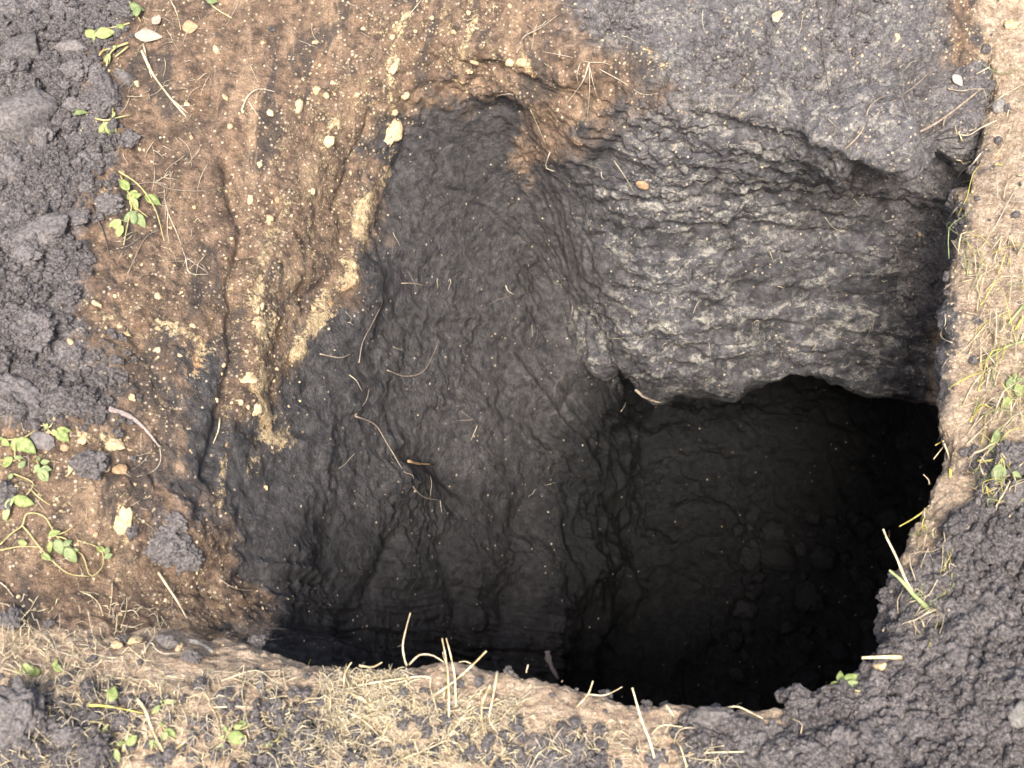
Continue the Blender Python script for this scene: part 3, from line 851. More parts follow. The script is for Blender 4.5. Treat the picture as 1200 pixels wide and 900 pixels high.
# clods one can point at
NAMED = [
 (SMOOTHM[0], 18, 140, 44, 'large flat grey peat slab with a broken corner at the far left edge', 'clod', (1.1, .95, .45), 1.3),
 (SMOOTHM[1], 84, 62, 20, 'grey peat block left of the bright green seedling', 'clod', (1, .8, .6), .4),
 (SMOOTHM[2], 25, 62, 24, 'grey squarish peat block above the large flat slab', 'clod', (1.1, .8, .6), 2.0),
 (PEATM[0], 84, 84, 18, 'knobbly peat clod between slab and green seedling', 'clod', (1, .8, .6), .9),
 (SMOOTHM[3], 148, 92, 16, 'dark peat block beside the bent straw at the top left', 'clod', (1.1, .7, .6), .2),
 (PEATM[1], 118, 118, 26, 'wide peat clod right of the large flat slab', 'clod', (1.2, .8, .5), 1.9),
 (PEATM[2], 152, 165, 12, 'small round grey clod among stems on the left slope', 'clod', (1, 1, .8), .3),
 (PEATM[3], 128, 240, 17, 'peat clod beside the yellow green weed of the left slope', 'clod', (1, .9, .6), .8),
 (SMOOTHM[1], 48, 275, 34, 'broad cracked grey peat clod at the left edge below the slab', 'clod', (1.1, .9, .3), 1.1),
 (PEATM[5], 35, 385, 26, 'big rounded peat clod at the middle of the left edge', 'clod', (1, 1.1, .55), 2.1),
 (PEATM[6], 85, 470, 26, 'peat clod just above the curved grey root', 'clod', (1, .8, .6), .5),
 (PEATM[1], 22, 470, 34, 'wide peat clod above the weeds at the left edge', 'clod', (1.2, .7, .5), 3.0),
 (SMOOTHM[2], 46, 516, 14, 'flat grey clod behind the left weeds', 'clod', (1.2, .7, .5), .2),
 (PEATM[0], 102, 545, 19, 'black crumbly clod among cream clay lumps above the vine', 'clod', (1, 1, .7), 1.0),
 (PEATM[2], 8, 583, 15, 'dark rounded clod between weeds at the left edge', 'clod', (.8, 1.1, .8), .5),
 (PEATM[3], 198, 640, 24, 'black crumbly clod high in the cluster above the straw blade', 'clod', (1, 1.1, .6), .2),
 (PEATM[4], 222, 655, 17, 'black clod beside the top of the straw blade', 'clod', (1, .9, .6), .2),
 (PEATM[5], 205, 612, 15, 'topmost dark clod of the cluster on the lower left slope', 'clod', (1, .9, .6), 2.2),
 (SMOOTHM[1], 193, 755, 12, 'dark wet clod on the near rim under the bent pale root', 'clod', (1.2, .8, .8), .2),
 (PEATM[6], 226, 772, 10, 'small dark clod on the near rim beside the pale wood chip', 'clod', (1, 1, .8), .2),
 (PEATM[0], 299, 754, 9, 'small dark clod at the rim where the near edge begins', 'clod', (1, 1, .9), .9),
 (PEATM[1], 10, 728, 13, 'dark clod on the pale soil at the lower left edge', 'clod', (1, 1, .8), 1.2),
 (PEATM[2], 22, 852, 42, 'large rounded black peat clod in the bottom left corner', 'clod', (1, .95, .65), .4),
 (PEATM[3], 112, 880, 22, 'knobbly peat clod at the bottom edge right of the big corner clod', 'clod', (1.1, .9, .7), 1.4),
 (PEATM[4], 75, 862, 18, 'middle sized peat clod touching the big corner clod', 'clod', (1, .9, .7), 2.4),
 (PEATM[5], 140, 846, 14, 'dark clod below the yellow blade tips', 'clod', (1, .9, .7), 1.4),
 (SMOOTHM[0], 832, 846, 24, 'smooth sided black clod with wet glints perched on the near rim', 'clod', (1.1, .8, .75), .6),
 (PEATM[6], 985, 868, 22, 'rounded peat clod at the bottom right of the near rim', 'clod', (1, .9, .7), .6),
 (PEATM[0], 1024, 880, 26, 'peat clod with an orange stain at the bottom edge', 'clod', (1.15, .8, .6), 2.6),
 (PEATM[1], 950, 885, 18, 'knobbly peat clod at the bottom edge left of the stained one', 'clod', (1, .9, .7), 2.6),
 (SMOOTHM[3], 1126, 772, 22, 'smooth grey flat faced clod in the middle of the right heap', 'clod', (.75, 1.2, .5), .35),
 (PEATM[2], 1146, 852, 22, 'round pale grey clod low on the right heap', 'clod', (1, 1, .7), 1.6),
 (GRM[0], 1196, 835, 17, 'olive grey stone at the lower right edge', 'stone', (.9, 1.2, .7), .3),
 (PEATM[3], 1186, 535, 20, 'dark clod under the grass at the right edge', 'clod', (1, 1.1, .7), .3),
 (PEATM[4], 1092, 852, 17, 'crumbly clod between the stained clod and the round pale one', 'clod', (1, 1, .7), 2.0),
 (PEATM[5], 1010, 830, 16, 'peat clod just behind the small bright weed of the near rim', 'clod', (1, 1, .7), .7),
 (PEATM[6], 1060, 800, 14, 'peat clod at the inner edge of the right heap by the flat straw', 'clod', (1, 1, .7), .7),
 (GRM[1], 802, 197, 7, 'round pale grey stone set in the upper rock face', 'stone', (1, .8, .8), .3),
 (GRM[2], 1040, 183, 5, 'white speckled stone under the hanging bulge', 'stone', (1.6, .6, .8), .1),
 (CREAMM[0], 463, 77, 7, 'long upright cream clay lump in the upper seam', 'clay lump', (.8, 2.3, .7), .1),
 (CREAMM[1], 461, 155, 12, 'largest yellow clay lump hanging at the foot of the upper seam', 'clay lump', (.9, 1.2, .7), .3),
 (CREAMM[2], 463, 132, 6, 'pointed yellow clay lump just above the largest one', 'clay lump', (1, .9, .8), .3),
 (CREAMM[3], 475, 113, 6, 'orange tinted clay lump beside the upper seam', 'clay lump', (1, .9, .8), .9),
 (CREAMM[4], 368, 361, 5, 'white clay pebble on the edge of the central cream seam', 'clay lump', (1, .9, .8), .9),
 (CREAMM[5], 303, 363, 4, 'white upright pebble in the brown soil beside the dark groove', 'clay lump', (.7, 1.4, .8), .1),
 (CREAMM[0], 292, 443, 12, 'large pale cream lump in the lower seam', 'clay lump', (1.1, .9, .6), .5),
 (CREAMM[1], 301, 480, 7, 'yellow clay lump under the large pale one', 'clay lump', (1, 1, .7), .5),
 (CREAMM[2], 317, 256, 7, 'ring marked cream stone on the brown slope', 'clay lump', (1, .9, .7), .5),
 (CREAMM[3], 293, 234, 5, 'small cream stone above the ring marked one', 'clay lump', (1, 1.1, .7), .5),
 (ORM[0], 325, 234, 4, 'small orange lump on the brown slope', 'clay lump', (1, 1.1, .7), .5),
 (CREAMM[4], 386, 165, 9, 'bright cream lump on the upper brown slope', 'clay lump', (1, .9, .6), 1.5),
 (CREAMM[5], 351, 124, 7, 'upright cream lump on the upper brown slope', 'clay lump', (.8, 1.4, .6), .1),
 (CREAMM[0], 98, 514, 9, 'angular cream clay lump next to the black crumbly clod', 'clay lump', (.8, 1.2, .7), .2),
 (CREAMM[1], 134, 521, 10, 'yellow clay lump under the curved grey root', 'clay lump', (1.2, .8, .6), .2),
 (CREAMM[2], 84, 547, 6, 'cream clay lump left of the black crumbly clod', 'clay lump', (.8, 1.2, .6), .2),
 (ORM[1], 141, 550, 9, 'orange clay lump right of the black crumbly clod', 'clay lump', (1, 1, .5), .2),
 (ORM[0], 75, 524, 6, 'orange clay lump near the left weeds', 'clay lump', (1, 1, .6), 1.2),
 (CREAMM[3], 143, 612, 15, 'big pinkish white clay lump on the lower left slope', 'clay lump', (1, 1.1, .5), .2),
 (CREAMM[4], 114, 356, 6, 'white pebble on the brown patch beside the left peat', 'clay lump', (1.2, .7, .6), .1),
 (CREAMM[5], 82, 400, 5, 'white pebble at the border of the left peat', 'clay lump', (1, .8, .8), .1),
 (CREAMM[0], 149, 391, 6, 'yellow clay lump in the brown patch of the left slope', 'clay lump', (1, 1, .6), .1),
 (CREAMM[1], 158, 750, 9, 'pale round clay chip on the near rim', 'clay lump', (1, .9, .5), .1),
 (CREAMM[2], 138, 755, 9, 'yellowish clay chip left of the pale round one', 'clay lump', (1.2, .7, .5), .1),
 (CREAMM[3], 210, 758, 6, 'cream chip between two dark clods of the near rim', 'clay lump', (.7, 1.2, .6), .1),
 (CREAMM[4], 1032, 780, 9, 'bright cream soil lump under the flat straw', 'clay lump', (1, .9, .7), .4),
 (CREAMM[5], 610, 74, 8, 'flaky cream lump above the arched hollow', 'clay lump', (1, .9, .6), .4),
 (CREAMM[0], 549, 83, 4, 'small cream pebble left of the flaky lump', 'clay lump', (1, .9, .6), .4),
 (ORM[1], 753, 217, 8, 'pale orange fleck set in the rock face', 'clay lump', (1.1, .9, .35), .4),
 (CREAMM[1], 910, 20, 8, 'yellow lump on the grey bank at the top', 'clay lump', (1, .9, .5), .4),
 (CREAMM[2], 1052, 43, 6, 'yellow lump on the grey bank near the right corner', 'clay lump', (1, .9, .5), .4),
 (CREAMM[3], 1078, 275, 3, 'round white pebble low in the right of the rock face', 'stone', (1, 1, .8), .4),
 (CREAMM[4], 1186, 28, 10, 'pale stone in the upper right corner soil', 'stone', (1, .9, .5), .4),
 (GRM[0], 1172, 122, 12, 'white grey stone lodged at the upper right rim', 'stone', (.7, 1.3, .6), .1),
]
for me, x, y, r_, lab, cat, asp, rot in NAMED:
    place(me.name.split('.')[0], me, x, y, r_, lab, cat, None, asp, rot)
# clods and lumps that nothing tells apart
def many(meshes, n, wfun, rlo, rhi, pw, nm, lab, cat, grp, asp=(1, .9, .7), sink=.35, mind=1.0):
    k = rng.choice(len(wfun), n * 6, p=wfun)
    done = []
    for j in k:
        if len(done) >= n:
            break
        x, y = float(PX2.ravel()[j]), float(PY2.ravel()[j])
        r_ = rlo + (rhi - rlo) * rng.random() ** pw
        if not (4 < x < 1196 and 4 < y < 896):
            continue
        if any(math.hypot(x - a, y - b) < (r_ + c) * mind for a, b, c in done):
            continue
        if float(DPf[j]) > depth_at(x, y) + .03:
            continue
        done.append((x, y, r_))
        if '{' in lab:
            if 'pit floor' in lab:
                wh = 'under the rock lip' if y < 640 else 'at the right bank' if x > 960 else 'behind the near rim'
            elif 'cream' in lab:
                wh = 'beside the upper seam' if y < 250 else 'between seam and left peat' if y < 400 and x < 290 else 'around the lower seam' if y < 500 else 'near the trailing vine'
            elif x > 840 and y > 540:
                wh = 'near the right bank grass' if y < 660 else 'level with the flat jutting straw' if y < 780 else 'in the lower right corner' if x > 1070 else 'by the pit corner'
            elif y < 510:
                wh = 'around the flat slab' if y < 190 else 'below the slab' if y < 350 else 'just above the left weeds'
            elif 'pit floor' in lab or 'cream' in lab:
                wh = ''
            else:
                wh = 'at the left of the near rim' if x < 330 else 'in the straw mat' if x < 600 else 'on the bare part of the near rim'
            sz = 'small' if r_ < (rlo * .8 + rhi * .2) else 'middle sized' if r_ < (rlo + rhi) * .5 else 'large'
            labx = lab.format(size=sz, where=wh)
        else:
            labx = lab
        place(nm, meshes[len(done) % len(meshes)], x, y, r_, labx, cat, grp, (asp[0], asp[1] * rng.uniform(.8, 1.1), asp[2] * rng.uniform(.8, 1.2)), rng.uniform(0, 6), sink)
pxr, pyr = PX2.ravel(), PY2.ravel()
base = (carea * infr * np.clip(crumb - .3, 0, 1) * (T2 < 3.1)).ravel()
def norm(a):
    return a / a.sum()
many(PEATM, 150, norm(base * (pxr > 840) * (pyr > 540)), 6, 17, 2.2, 'peat_clod', '{size} knobbly clod of the right heap {where}', 'clod', 'peat clods of the right spoil heap', mind=.85)
many(PEATM, 85, norm(base * (pxr < 240) * (pyr < 510)), 7, 20, 2.0, 'peat_clod', '{size} dark clod in the left peat spoil {where}', 'clod', 'peat clods of the left spoil strip', mind=.85)
many(PEATM, 55, norm((carea * infr * (T2 < 2.9)).ravel() * (pxr < 830) * (pyr > 800) * (crumb.ravel() + .04)), 5, 13, 2.0, 'peat_clod', '{size} dark peat clod {where}', 'clod', 'peat clods in the near straw', mind=.9)
fl = norm((carea * infr * (T2 > 7.0)).ravel() * (pxr > 860) * (pyr > 600))
M_FLOORC = simple('shaded_peat', (.008, .0078, .0080), (.032, .031, .0315), 90, .7, .6, .003)  # peat toned down so floor clods carry the pit's shade
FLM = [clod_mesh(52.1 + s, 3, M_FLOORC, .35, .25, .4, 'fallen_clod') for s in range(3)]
place('fallen_clod', FLM[0], 905, 652, 26, 'largest black clod in the middle of the shaded pit floor', 'clod', 'fallen clods on the pit floor', (1, .9, .5), .4, .3)
many(FLM, 75, fl, 6, 22, 1.5, 'fallen_clod', '{size} black clod fallen on the shaded pit floor {where}', 'clod', 'fallen clods on the pit floor', (1, .9, .8), .12, mind=.72)
many(CREAMM, 70, norm(w2 * (pyr < 640) * (pxr < 600) * (T2.ravel() < 4.3)), 2.6, 6, 2.0, 'clay_lump', '{size} cream clay lump in brown soil {where}', 'clay lump', 'small cream lumps of the left slope', (1, .8, .6))

# ------------------------------------------------------------------ stalks, roots and blades
def smooth_path(pts, n):
    pts = np.asarray(pts, float)
    if len(pts) == 2:
        return pts[0] + (pts[1] - pts[0]) * np.linspace(0, 1, n)[:, None]
    c = np.vstack([2 * pts[0] - pts[1], pts, 2 * pts[-1] - pts[-2]])
    t = np.linspace(0, len(pts) - 1 - 1e-6, n)
    i = t.astype(int)
    f = (t - i)[:, None]
    a, b, d, e = c[i], c[i + 1], c[i + 2], c[i + 3]
    return .5 * (2 * b + (d - a) * f + (2 * a - 5 * b + 4 * d - e) * f ** 2 + (3 * b - a - 3 * d + e) * f ** 3)
def tube_geo(path, r0, r1, sides=6, flat=1.0, wob=0.0):
    path = np.asarray(path, float)
    n = len(path)
    tg = np.gradient(path, axis=0)
    tg /= np.linalg.norm(tg, axis=1, keepdims=True) + 1e-9
    up = np.array([0.1, -.57, .81])
    s = np.cross(tg, up)
    s /= np.linalg.norm(s, axis=1, keepdims=True) + 1e-9
    u = np.cross(s, tg)
    rr = np.linspace(r0, r1, n)
    if wob:
        rr = rr * (1 + wob * rng.normal(size=n))
    an = np.linspace(0, 2 * math.pi, sides, endpoint=False)
    v = path[:, None] + rr[:, None, None] * (np.cos(an)[None, :, None] * s[:, None] + flat * np.sin(an)[None, :, None] * u[:, None])
    v = np.concatenate([v.reshape(-1, 3), path[:1], path[-1:]])
    i = np.arange(n - 1)[:, None] * sides
    j = np.arange(sides)[None]
    q_ = np.stack([i + j, i + (j + 1) % sides, i + sides + (j + 1) % sides, i + sides + j], -1).reshape(-1, 4)
    f = [tuple(a) for a in q_.tolist()]
    a0, a1 = n * sides, n * sides + 1
    f += [(a0, (k + 1) % sides, k) for k in range(sides)] + [(a1, (n - 1) * sides + k, (n - 1) * sides + (k + 1) % sides) for k in range(sides)]
    return v, f
def px_path(pts, lift=.0015, free=None):
    """pts (px, py[, height off the surface in m]); a free path keeps the depth of its first point"""
    out = []
    d0 = None
    for p in pts:
        if free is not None and d0 is not None and len(p) == 2:
            out.append(air(p[0], p[1], d0 + free * (len(out))))
            continue
        q_, n_ = at(p[0], p[1])
        out.append(q_ + n_ * (p[2] if len(p) > 2 else lift))
        if d0 is None:
            d0 = float((out[0] - CAM) @ FW)
    return out
def strand(name, paths, mat, label, cat, rpx=1.2, tip=.5, flat=.8, lift=.0012, free=None, wob=.06, group=None, part='branch'):
    """first path is the strand itself; further ones are its branches"""
    root = None
    for k, pts in enumerate(paths):
        pp = px_path(pts, lift, free)
        if 'spanning' in label:       # hangs clear across the hollow
            da, db = float((pp[0] - CAM) @ FW), depth_at(1150, 104)
            pp = [air(q_[0], q_[1], da + (db - da) * (q_[0] - 1046) / 104 - .006) for q_ in pts]
        dep = float((pp[0] - CAM) @ FW)
        L = sum(math.hypot(b[0] - a[0], b[1] - a[1]) for a, b in zip(pts[:-1], pts[1:]))
        path = smooth_path(pp, max(6, int(L / 5)))
        r_ = rpx * dep * MS * (1 if k == 0 else .65)
        v, f = tube_geo(path, r_, r_ * tip, 6, flat, wob)
        o = add_mesh(name if k == 0 else part, v, f, mat, root)
        if k == 0:
            root = o
            tag(o, label, cat, group)
    return root
ROOTS = [
 ('root', [[(1046, 172, .004), (1075, 156, .02), (1105, 139, .035), (1150, 104, .012)], [(1105, 150, .02), (1107, 140, .03), (1112, 134, .036)]], M_ROOT, 'thick straight grey root spanning the hollow at the upper right', 2.2, .8),
 ('root', [[(974, 184), (992, 172), (1010, 152), (1018, 126), (1035, 114), (1062, 108), (1090, 84)], [(1055, 112), (1066, 138)]], M_ROOT, 'crooked grey root on the bulge left of the thick straight one', 1.5, .6),
 ('root', [[(958, 0), (963, 40), (967, 80), (973, 115), (985, 158)]], M_ROOTD, 'long thin dark root running down the grey bank', 1.3, .6),
 ('root', [[(1168, 142), (1150, 150), (1134, 158), (1118, 156)], [(1145, 150), (1135, 153)]], M_ROOTP, 'short pale root sticking out under the upper right rim', 1.5, .6),
 ('root', [[(1150, 180), (1140, 193), (1128, 200), (1121, 212)], [(1128, 214), (1146, 210)]], M_ROOTP, 'forked pale root at the right rim above the rock face', 1.4, .6),
 ('root', [[(1128, 238), (1118, 248), (1113, 258)]], M_ROOTP, 'tiny pale root poking from the right rim', 1.2, .6),
 ('root', [[(1118, 314), (1106, 314), (1092, 311)]], M_ROOT, 'short level grey root at the right end of the rock face', 1.5, .5),
 ('root', [[(1117, 331), (1105, 341), (1090, 352), (1071, 367)]], M_ROOT, 'slanting grey root low at the right end of the rock face', 1.5, .6),
 ('root', [[(1116, 402), (1106, 398), (1103, 389), (1109, 379), (1107, 367)]], M_ROOTP, 'curly white root at the right rim', 1.1, .6),
 ('root', [[(1112, 418), (1104, 432), (1093, 443)]], M_ROOTP, 'thin white root hanging below the curly one', 1.0, .5),
 ('root', [[(415, 487), (438, 497), (452, 518), (468, 545), (485, 572), (498, 583), (515, 586)], [(515, 586), (517, 600)], [(415, 487), (428, 470), (432, 455)]], M_ROOT, 'long grey root curving down the mud wall beside the dark hollow', 1.3, .6),
 ('root', [[(374, 415), (388, 418), (400, 419), (414, 413)]], M_ROOT, 'short brown root on the mud below the cream seam', 1.3, .5),
 ('root', [[(420, 425), (424, 402), (434, 382), (446, 358)]], M_ROOT, 'arching thin root on the upper mud wall', 1.0, .5),
 ('root', [[(453, 434), (475, 441), (495, 436), (506, 418), (515, 396)]], M_ROOT, 'hook shaped root in the middle of the mud wall', 1.2, .5),
 ('root', [[(470, 332), (485, 332), (498, 335)]], M_ROOT, 'short level root high on the mud wall', 1.1, .5),
 ('root', [[(592, 334), (595, 341), (603, 346)]], M_ROOTP, 'tiny white root bit in the mud wall', 1.0, .6),
 ('root', [[(630, 384), (628, 398), (621, 412)]], M_ROOTD, 'thin dark root low on the mud wall', .9, .5),
 ('twig', [[(478, 541), (490, 544), (508, 544)]], M_ORANGE, 'orange brown twig in the dark hollow of the mud wall', 1.8, .7),
 ('root_tuft', [[(690, 73, .006), (684, 92, .008), (674, 108), (662, 124)], [(690, 73, .006), (692, 100, .012), (690, 138, .006)], [(690, 73, .006), (665, 66), (636, 61)], [(690, 73, .006), (706, 73), (718, 77)],
   [(702, 82, .004), (730, 96), (752, 110), (772, 110)], [(690, 74, .006), (697, 92, .01), (700, 112)], [(680, 74), (676, 88), (678, 98)]], M_ROOTP, 'tuft of pale hair roots hanging over the brown ledge', 1.2, .5),
 ('root', [[(606, 62), (614, 44), (632, 34), (654, 18)]], M_ROOT, 'wavy root on the brown soil above the arched hollow', 1.5, .5),
 ('root', [[(622, 128), (630, 146), (640, 168)]], M_ROOTP, 'thin hair root below the arched hollow', .7, .5),
 ('root', [[(645, 178), (640, 195), (650, 200)]], M_ROOTP, 'short pale fibre on the crease of the far corner', 1.1, .5),
 ('root', [[(720, 188), (732, 206), (744, 226)]], M_ROOTP, 'thin pale fibre on the upper rock face', .8, .5),
 ('straw', [[(283, 130), (290, 114), (303, 105), (322, 108)], [(291, 119), (303, 137)]], M_ROOTP, 'forked pale straw lying on the upper brown slope', 1.6, .5),
 ('straw', [[(166, 60), (180, 88), (200, 116), (218, 137)], [(200, 116), (220, 133)]], M_DRY, 'long bent straw lying down the upper left slope', 1.9, .5),
 ('straw', [[(168, 52), (174, 78), (178, 92)]], M_DRY, 'short straw beside the top of the long bent one', 1.5, .5),
 ('straw', [[(200, 0), (208, 18), (212, 36)]], M_DRY, 'thin straw at the top edge of the left slope', 1.0, .5),
 ('straw', [[(238, -4), (252, 10), (272, 22)]], M_STRAW, 'pale stem with a green bud at the top edge', 1.4, .6),
 ('root', [[(126, 202), (150, 216), (180, 214), (200, 222), (236, 224), (275, 218)], [(180, 214), (196, 218), (190, 240)]], M_ROOT, 'long level thin root across the left slope', 1.0, .5),
 ('root', [[(193, 232), (198, 252), (208, 275), (216, 300)], [(197, 246), (196, 268), (198, 286)]], M_ROOTP, 'forked pale root running down the left slope', 1.3, .5),
 ('straw', [[(136, 205, .01), (160, 222, .012), (178, 248, .010), (192, 285, .004)]], M_STEM, 'long yellow stem arching over the weed of the left slope', 1.4, .6),
 ('root', [[(150, 322, .003), (170, 280), (192, 268)]], M_ROOT, 'thin slanting root below the weed of the left slope', .9, .6),
 ('root', [[(107, 240), (116, 262), (124, 280), (128, 300)]], M_ROOTD, 'twisted dark root in the left peat', 1.6, .6),
 ('root', [[(217, 300), (222, 320), (245, 322)], [(218, 302), (232, 312), (244, 320)]], M_ROOTP, 'looped white root on the left slope', 1.0, .6),
 ('root', [[(127, 480), (146, 486), (160, 494), (174, 508), (186, 524)]], M_WOOD, 'flat curved grey root between peat and cream lumps', 4.2, .35),
 ('root', [[(187, 524), (188, 540), (180, 552), (160, 559)]], M_ROOTP, 'hair thin root curling under the flat grey one', .9, .5),
 ('straw', [[(258, 490), (256, 505), (250, 520)]], M_STRAW, 'short straw upright in the dark groove', 1.4, .5),
 ('straw', [[(184, 672, .004), (196, 694, .008), (208, 712, .006), (218, 726, .002)]], M_DRY, 'grey straw blade leaning across the lower left slope', 2.2, .3),
 ('root', [[(254, 676), (270, 688), (284, 692), (300, 692)]], M_ROOT, 'thin root on the gritty lower slope', 1.0, .6),
 ('root', [[(304, 745), (318, 738), (338, 738)]], M_ROOT, 'fine brown twig rising beside the rim clod', 1.0, .6),
 ('root', [[(168, 768, .003), (178, 754, .006), (188, 746, .006), (202, 741, .003)], [(178, 758), (192, 767), (214, 765)]], M_ROOTP, 'bent pale root over the dark wet clod of the near rim', 1.6, .6),
 ('wood_chip', [[(222, 754, .003), (234, 758, .004), (250, 767, .003)]], M_GREYST, 'white weathered wood chip on the near rim', 4.0, .5),
 ('root', [[(0, 683), (8, 690), (16, 700)]], M_ROOTP, 'short white root at the lower left edge', 1.2, .6),
 ('straw', [[(103, 716, .004), (107, 733, .004), (111, 756, .002)]], M_DRY, 'thin upright straw on the lower brown slope', 1.2, .6),
 ('straw', [[(17, 708), (18, 722), (16, 732)]], M_DRY, 'short upright straw at the lower left edge', 1.2, .6),
 ('root', [[(48, 742), (60, 755), (66, 763), (88, 770), (108, 781)], [(88, 770), (100, 762), (116, 759)]], M_ROOTP, 'branched pale root on the tan soil of the near rim', 1.2, .6),
 ('root', [[(108, 783), (122, 775), (134, 776)]], M_ROOTP, 'arched pale root above the yellow blades', 1.1, .6),
 ('root', [[(112, 797), (138, 797), (146, 792), (158, 797), (166, 796)]], M_ROOTP, 'level pale root above the yellow blades', 1.2, .6),
 ('root', [[(745, 456), (758, 466), (774, 471), (792, 474)]], M_ROOT, 'grey twig in the dark under the left end of the rock lip', 2.0, .4),
 ('root', [[(733, 470), (731, 476), (727, 482)]], M_ROOTP, 'tiny white fibre under the left end of the rock lip', 1.0, .6),
 ('straw', [[(440, 78), (480, 20)]], M_ROOTD, 'fine dark fibre on the upper brown slope', .6, .6),
 ('straw', [[(478, 20), (488, 8), (494, 0)]], M_ROOTP, 'fine white straw near the top edge', 1.0, .6),
 ('flake', [[(641, 762), (643, 776), (653, 796)]], M_WOOD, 'flat brown bark flake on the dark wall behind the near rim', 5.0, .5),
 ('root', [[(855, 103), (872, 88), (888, 68)]], M_ROOTD, 'straight dark twig on the grey bank', 1.4, .5),
 ('root', [[(983, 0), (976, 18), (974, 34)]], M_ROOTD, 'short dark twig at the top of the grey bank', 1.2, .5),
 ('root', [[(1098, 520), (1104, 506), (1100, 500)]], M_ROOTP, 'small fibre at the right rim notch', .9, .5),
]
for nm, paths, mt, lab, rp, tp in ROOTS:
    cat = {'root_tuft': 'roots', 'wood_chip': 'wood chip'}.get(nm, nm)
    strand(nm, paths, mt, lab, cat, rp * (.8 if rp < 1.7 else 1), tp * .8, wob=.13, flat=.45 if nm in ('flake', 'wood_chip') or rp > 4 else .85)
# stalks standing up from the rim over the dark: they keep the distance of their foot
STALKS = [
 ([[(478, 784), (474, 772), (472, 756), (476, 736), (481, 718)], [(472, 756), (464, 760), (459, 774)]], M_DRY, 'forked white stalk standing up over the middle of the near rim', 1.5, .6),
 ([[(480, 783), (487, 771), (494, 767), (507, 768), (520, 776)]], M_DRY, 'arched pale stalk right of the forked one', 1.6, .7),
 ([[(526, 850), (526, 815), (525, 790), (522, 768), (518, 748)], [(524, 785), (520, 770), (519, 764)]], M_STRAW, 'tall twin tipped straw rising above the near rim', 1.5, .6),
 ([[(534, 830), (533, 795), (529, 772), (523, 748)]], M_STRAW, 'second tall straw crossing the twin tipped one', 1.5, .6),
 ([[(507, 818), (530, 800), (551, 782), (570, 763)], [(551, 782), (545, 775), (538, 776)]], M_STRAW, 'knotted straw slanting up over the dark right of the tall pair', 1.7, .9),
 ([[(402, 810), (404, 790), (408, 782), (412, 776)]], M_STRAW, 'yellow curved straw at the left of the straw pile', 1.4, .6),
 ([[(421, 784), (436, 782), (448, 776)]], M_STRAW, 'pale straw lying over the rim left of the forked stalk', 1.8, .7),
 ([[(618, 792), (617, 786), (619, 779)]], M_DRY, 'tiny white stub on the near rim edge', 1.3, .8),
 ([[(658, 803), (659, 798)]], M_DRY, 'tiny white dot of straw on the near rim edge', 1.2, .8),
 ([[(674, 832), (684, 820), (690, 812), (695, 798)], [(689, 817), (706, 815), (718, 811), (729, 805)]], M_STRAW, 'Y shaped straw over the edge of the bare brown rim', 1.5, .7),
 ([[(768, 896), (762, 870), (752, 844), (741, 806)]], M_STRAW, 'stout straw rising at the right of the bare rim', 2.0, .8),
 ([[(780, 830), (794, 844), (812, 860), (828, 880)]], M_STRAW, 'straight straw running to the bottom right of the stout one', 1.8, .7),
 ([[(764, 862), (776, 850), (800, 852)]], M_STRAW, 'thin bent straw between the stout and straight ones', 1.2, .7),
 ([[(804, 886), (830, 882), (872, 881)]], M_STRAW, 'level straw below the smooth black clod', 1.4, .7),
 ([[(851, 834), (864, 828), (878, 834), (894, 842)], [(862, 828), (868, 824), (874, 826)]], M_STRAW, 'forked straw right of the smooth black clod', 1.6, .6),
 ([[(1058, 770), (1034, 770), (1010, 771)]], M_STRAW, 'broad flat straw jutting level over the pit from the right heap', 3.2, .8),
 ([[(1084, 714), (1066, 688), (1050, 652), (1040, 632), (1035, 620)], [(1046, 646), (1042, 636), (1042, 622)]], M_STRAW, 'tall pale grass stalk leaning over the pit from the right rim', 2.4, .6),
 ([[(1086, 715), (1070, 696), (1056, 680), (1042, 668)]], M_GREEN, 'broad green blade below the tall pale stalk', 3.6, .5),
 ([[(1200, 372), (1182, 402), (1172, 430), (1158, 458), (1132, 490), (1118, 508), (1096, 522)]], M_YGRASS, 'long yellow grass blade bowing from the right edge to the rim', 2.2, .5),
 ([[(1200, 392), (1190, 420), (1184, 452), (1160, 482), (1130, 500), (1112, 516), (1094, 538)]], M_STRAW, 'long straw just under the long yellow blade', 1.6, .5),
 ([[(1115, 552), (1112, 566), (1094, 588), (1076, 604), (1054, 617)]], M_YGRASS, 'yellow green blade tip drooping over the pit from the right rim', 2.2, .4),
 ([[(1110, 520), (1112, 535), (1114, 552)]], M_STRAW, 'short straw at the top of the drooping blade', 1.5, .6),
 ([[(1092, 570), (1088, 562), (1082, 556)], [(1089, 566), (1096, 565)]], M_DRY, 'small forked straw at the right rim', 1.0, .6),
 ([[(1200, 360), (1180, 382), (1170, 400)]], M_GREEN, 'green blade in the grass at the right edge', 2.6, .5),
 ([[(1200, 402), (1180, 406), (1162, 418), (1148, 424)]], M_GREEN, 'level green blade crossing the long yellow blade', 2.0, .5),
 ([[(1145, 541), (1160, 540), (1178, 544)]], M_YGRASS, 'pale green stem pointing at the pit from the right weed', 1.3, .6),
]
for paths, mt, lab, rp, tp in STALKS:
    cat = 'grass blade' if mt in (M_YGRASS, M_GREEN) else 'straw'
    strand('grass_blade' if cat == 'grass blade' else 'straw_stalk', paths, mt, lab, cat, rp * .85, tp * .8, flat=.3 if rp > 1.4 else .7, wob=.10, lift=.004, free=-.004)
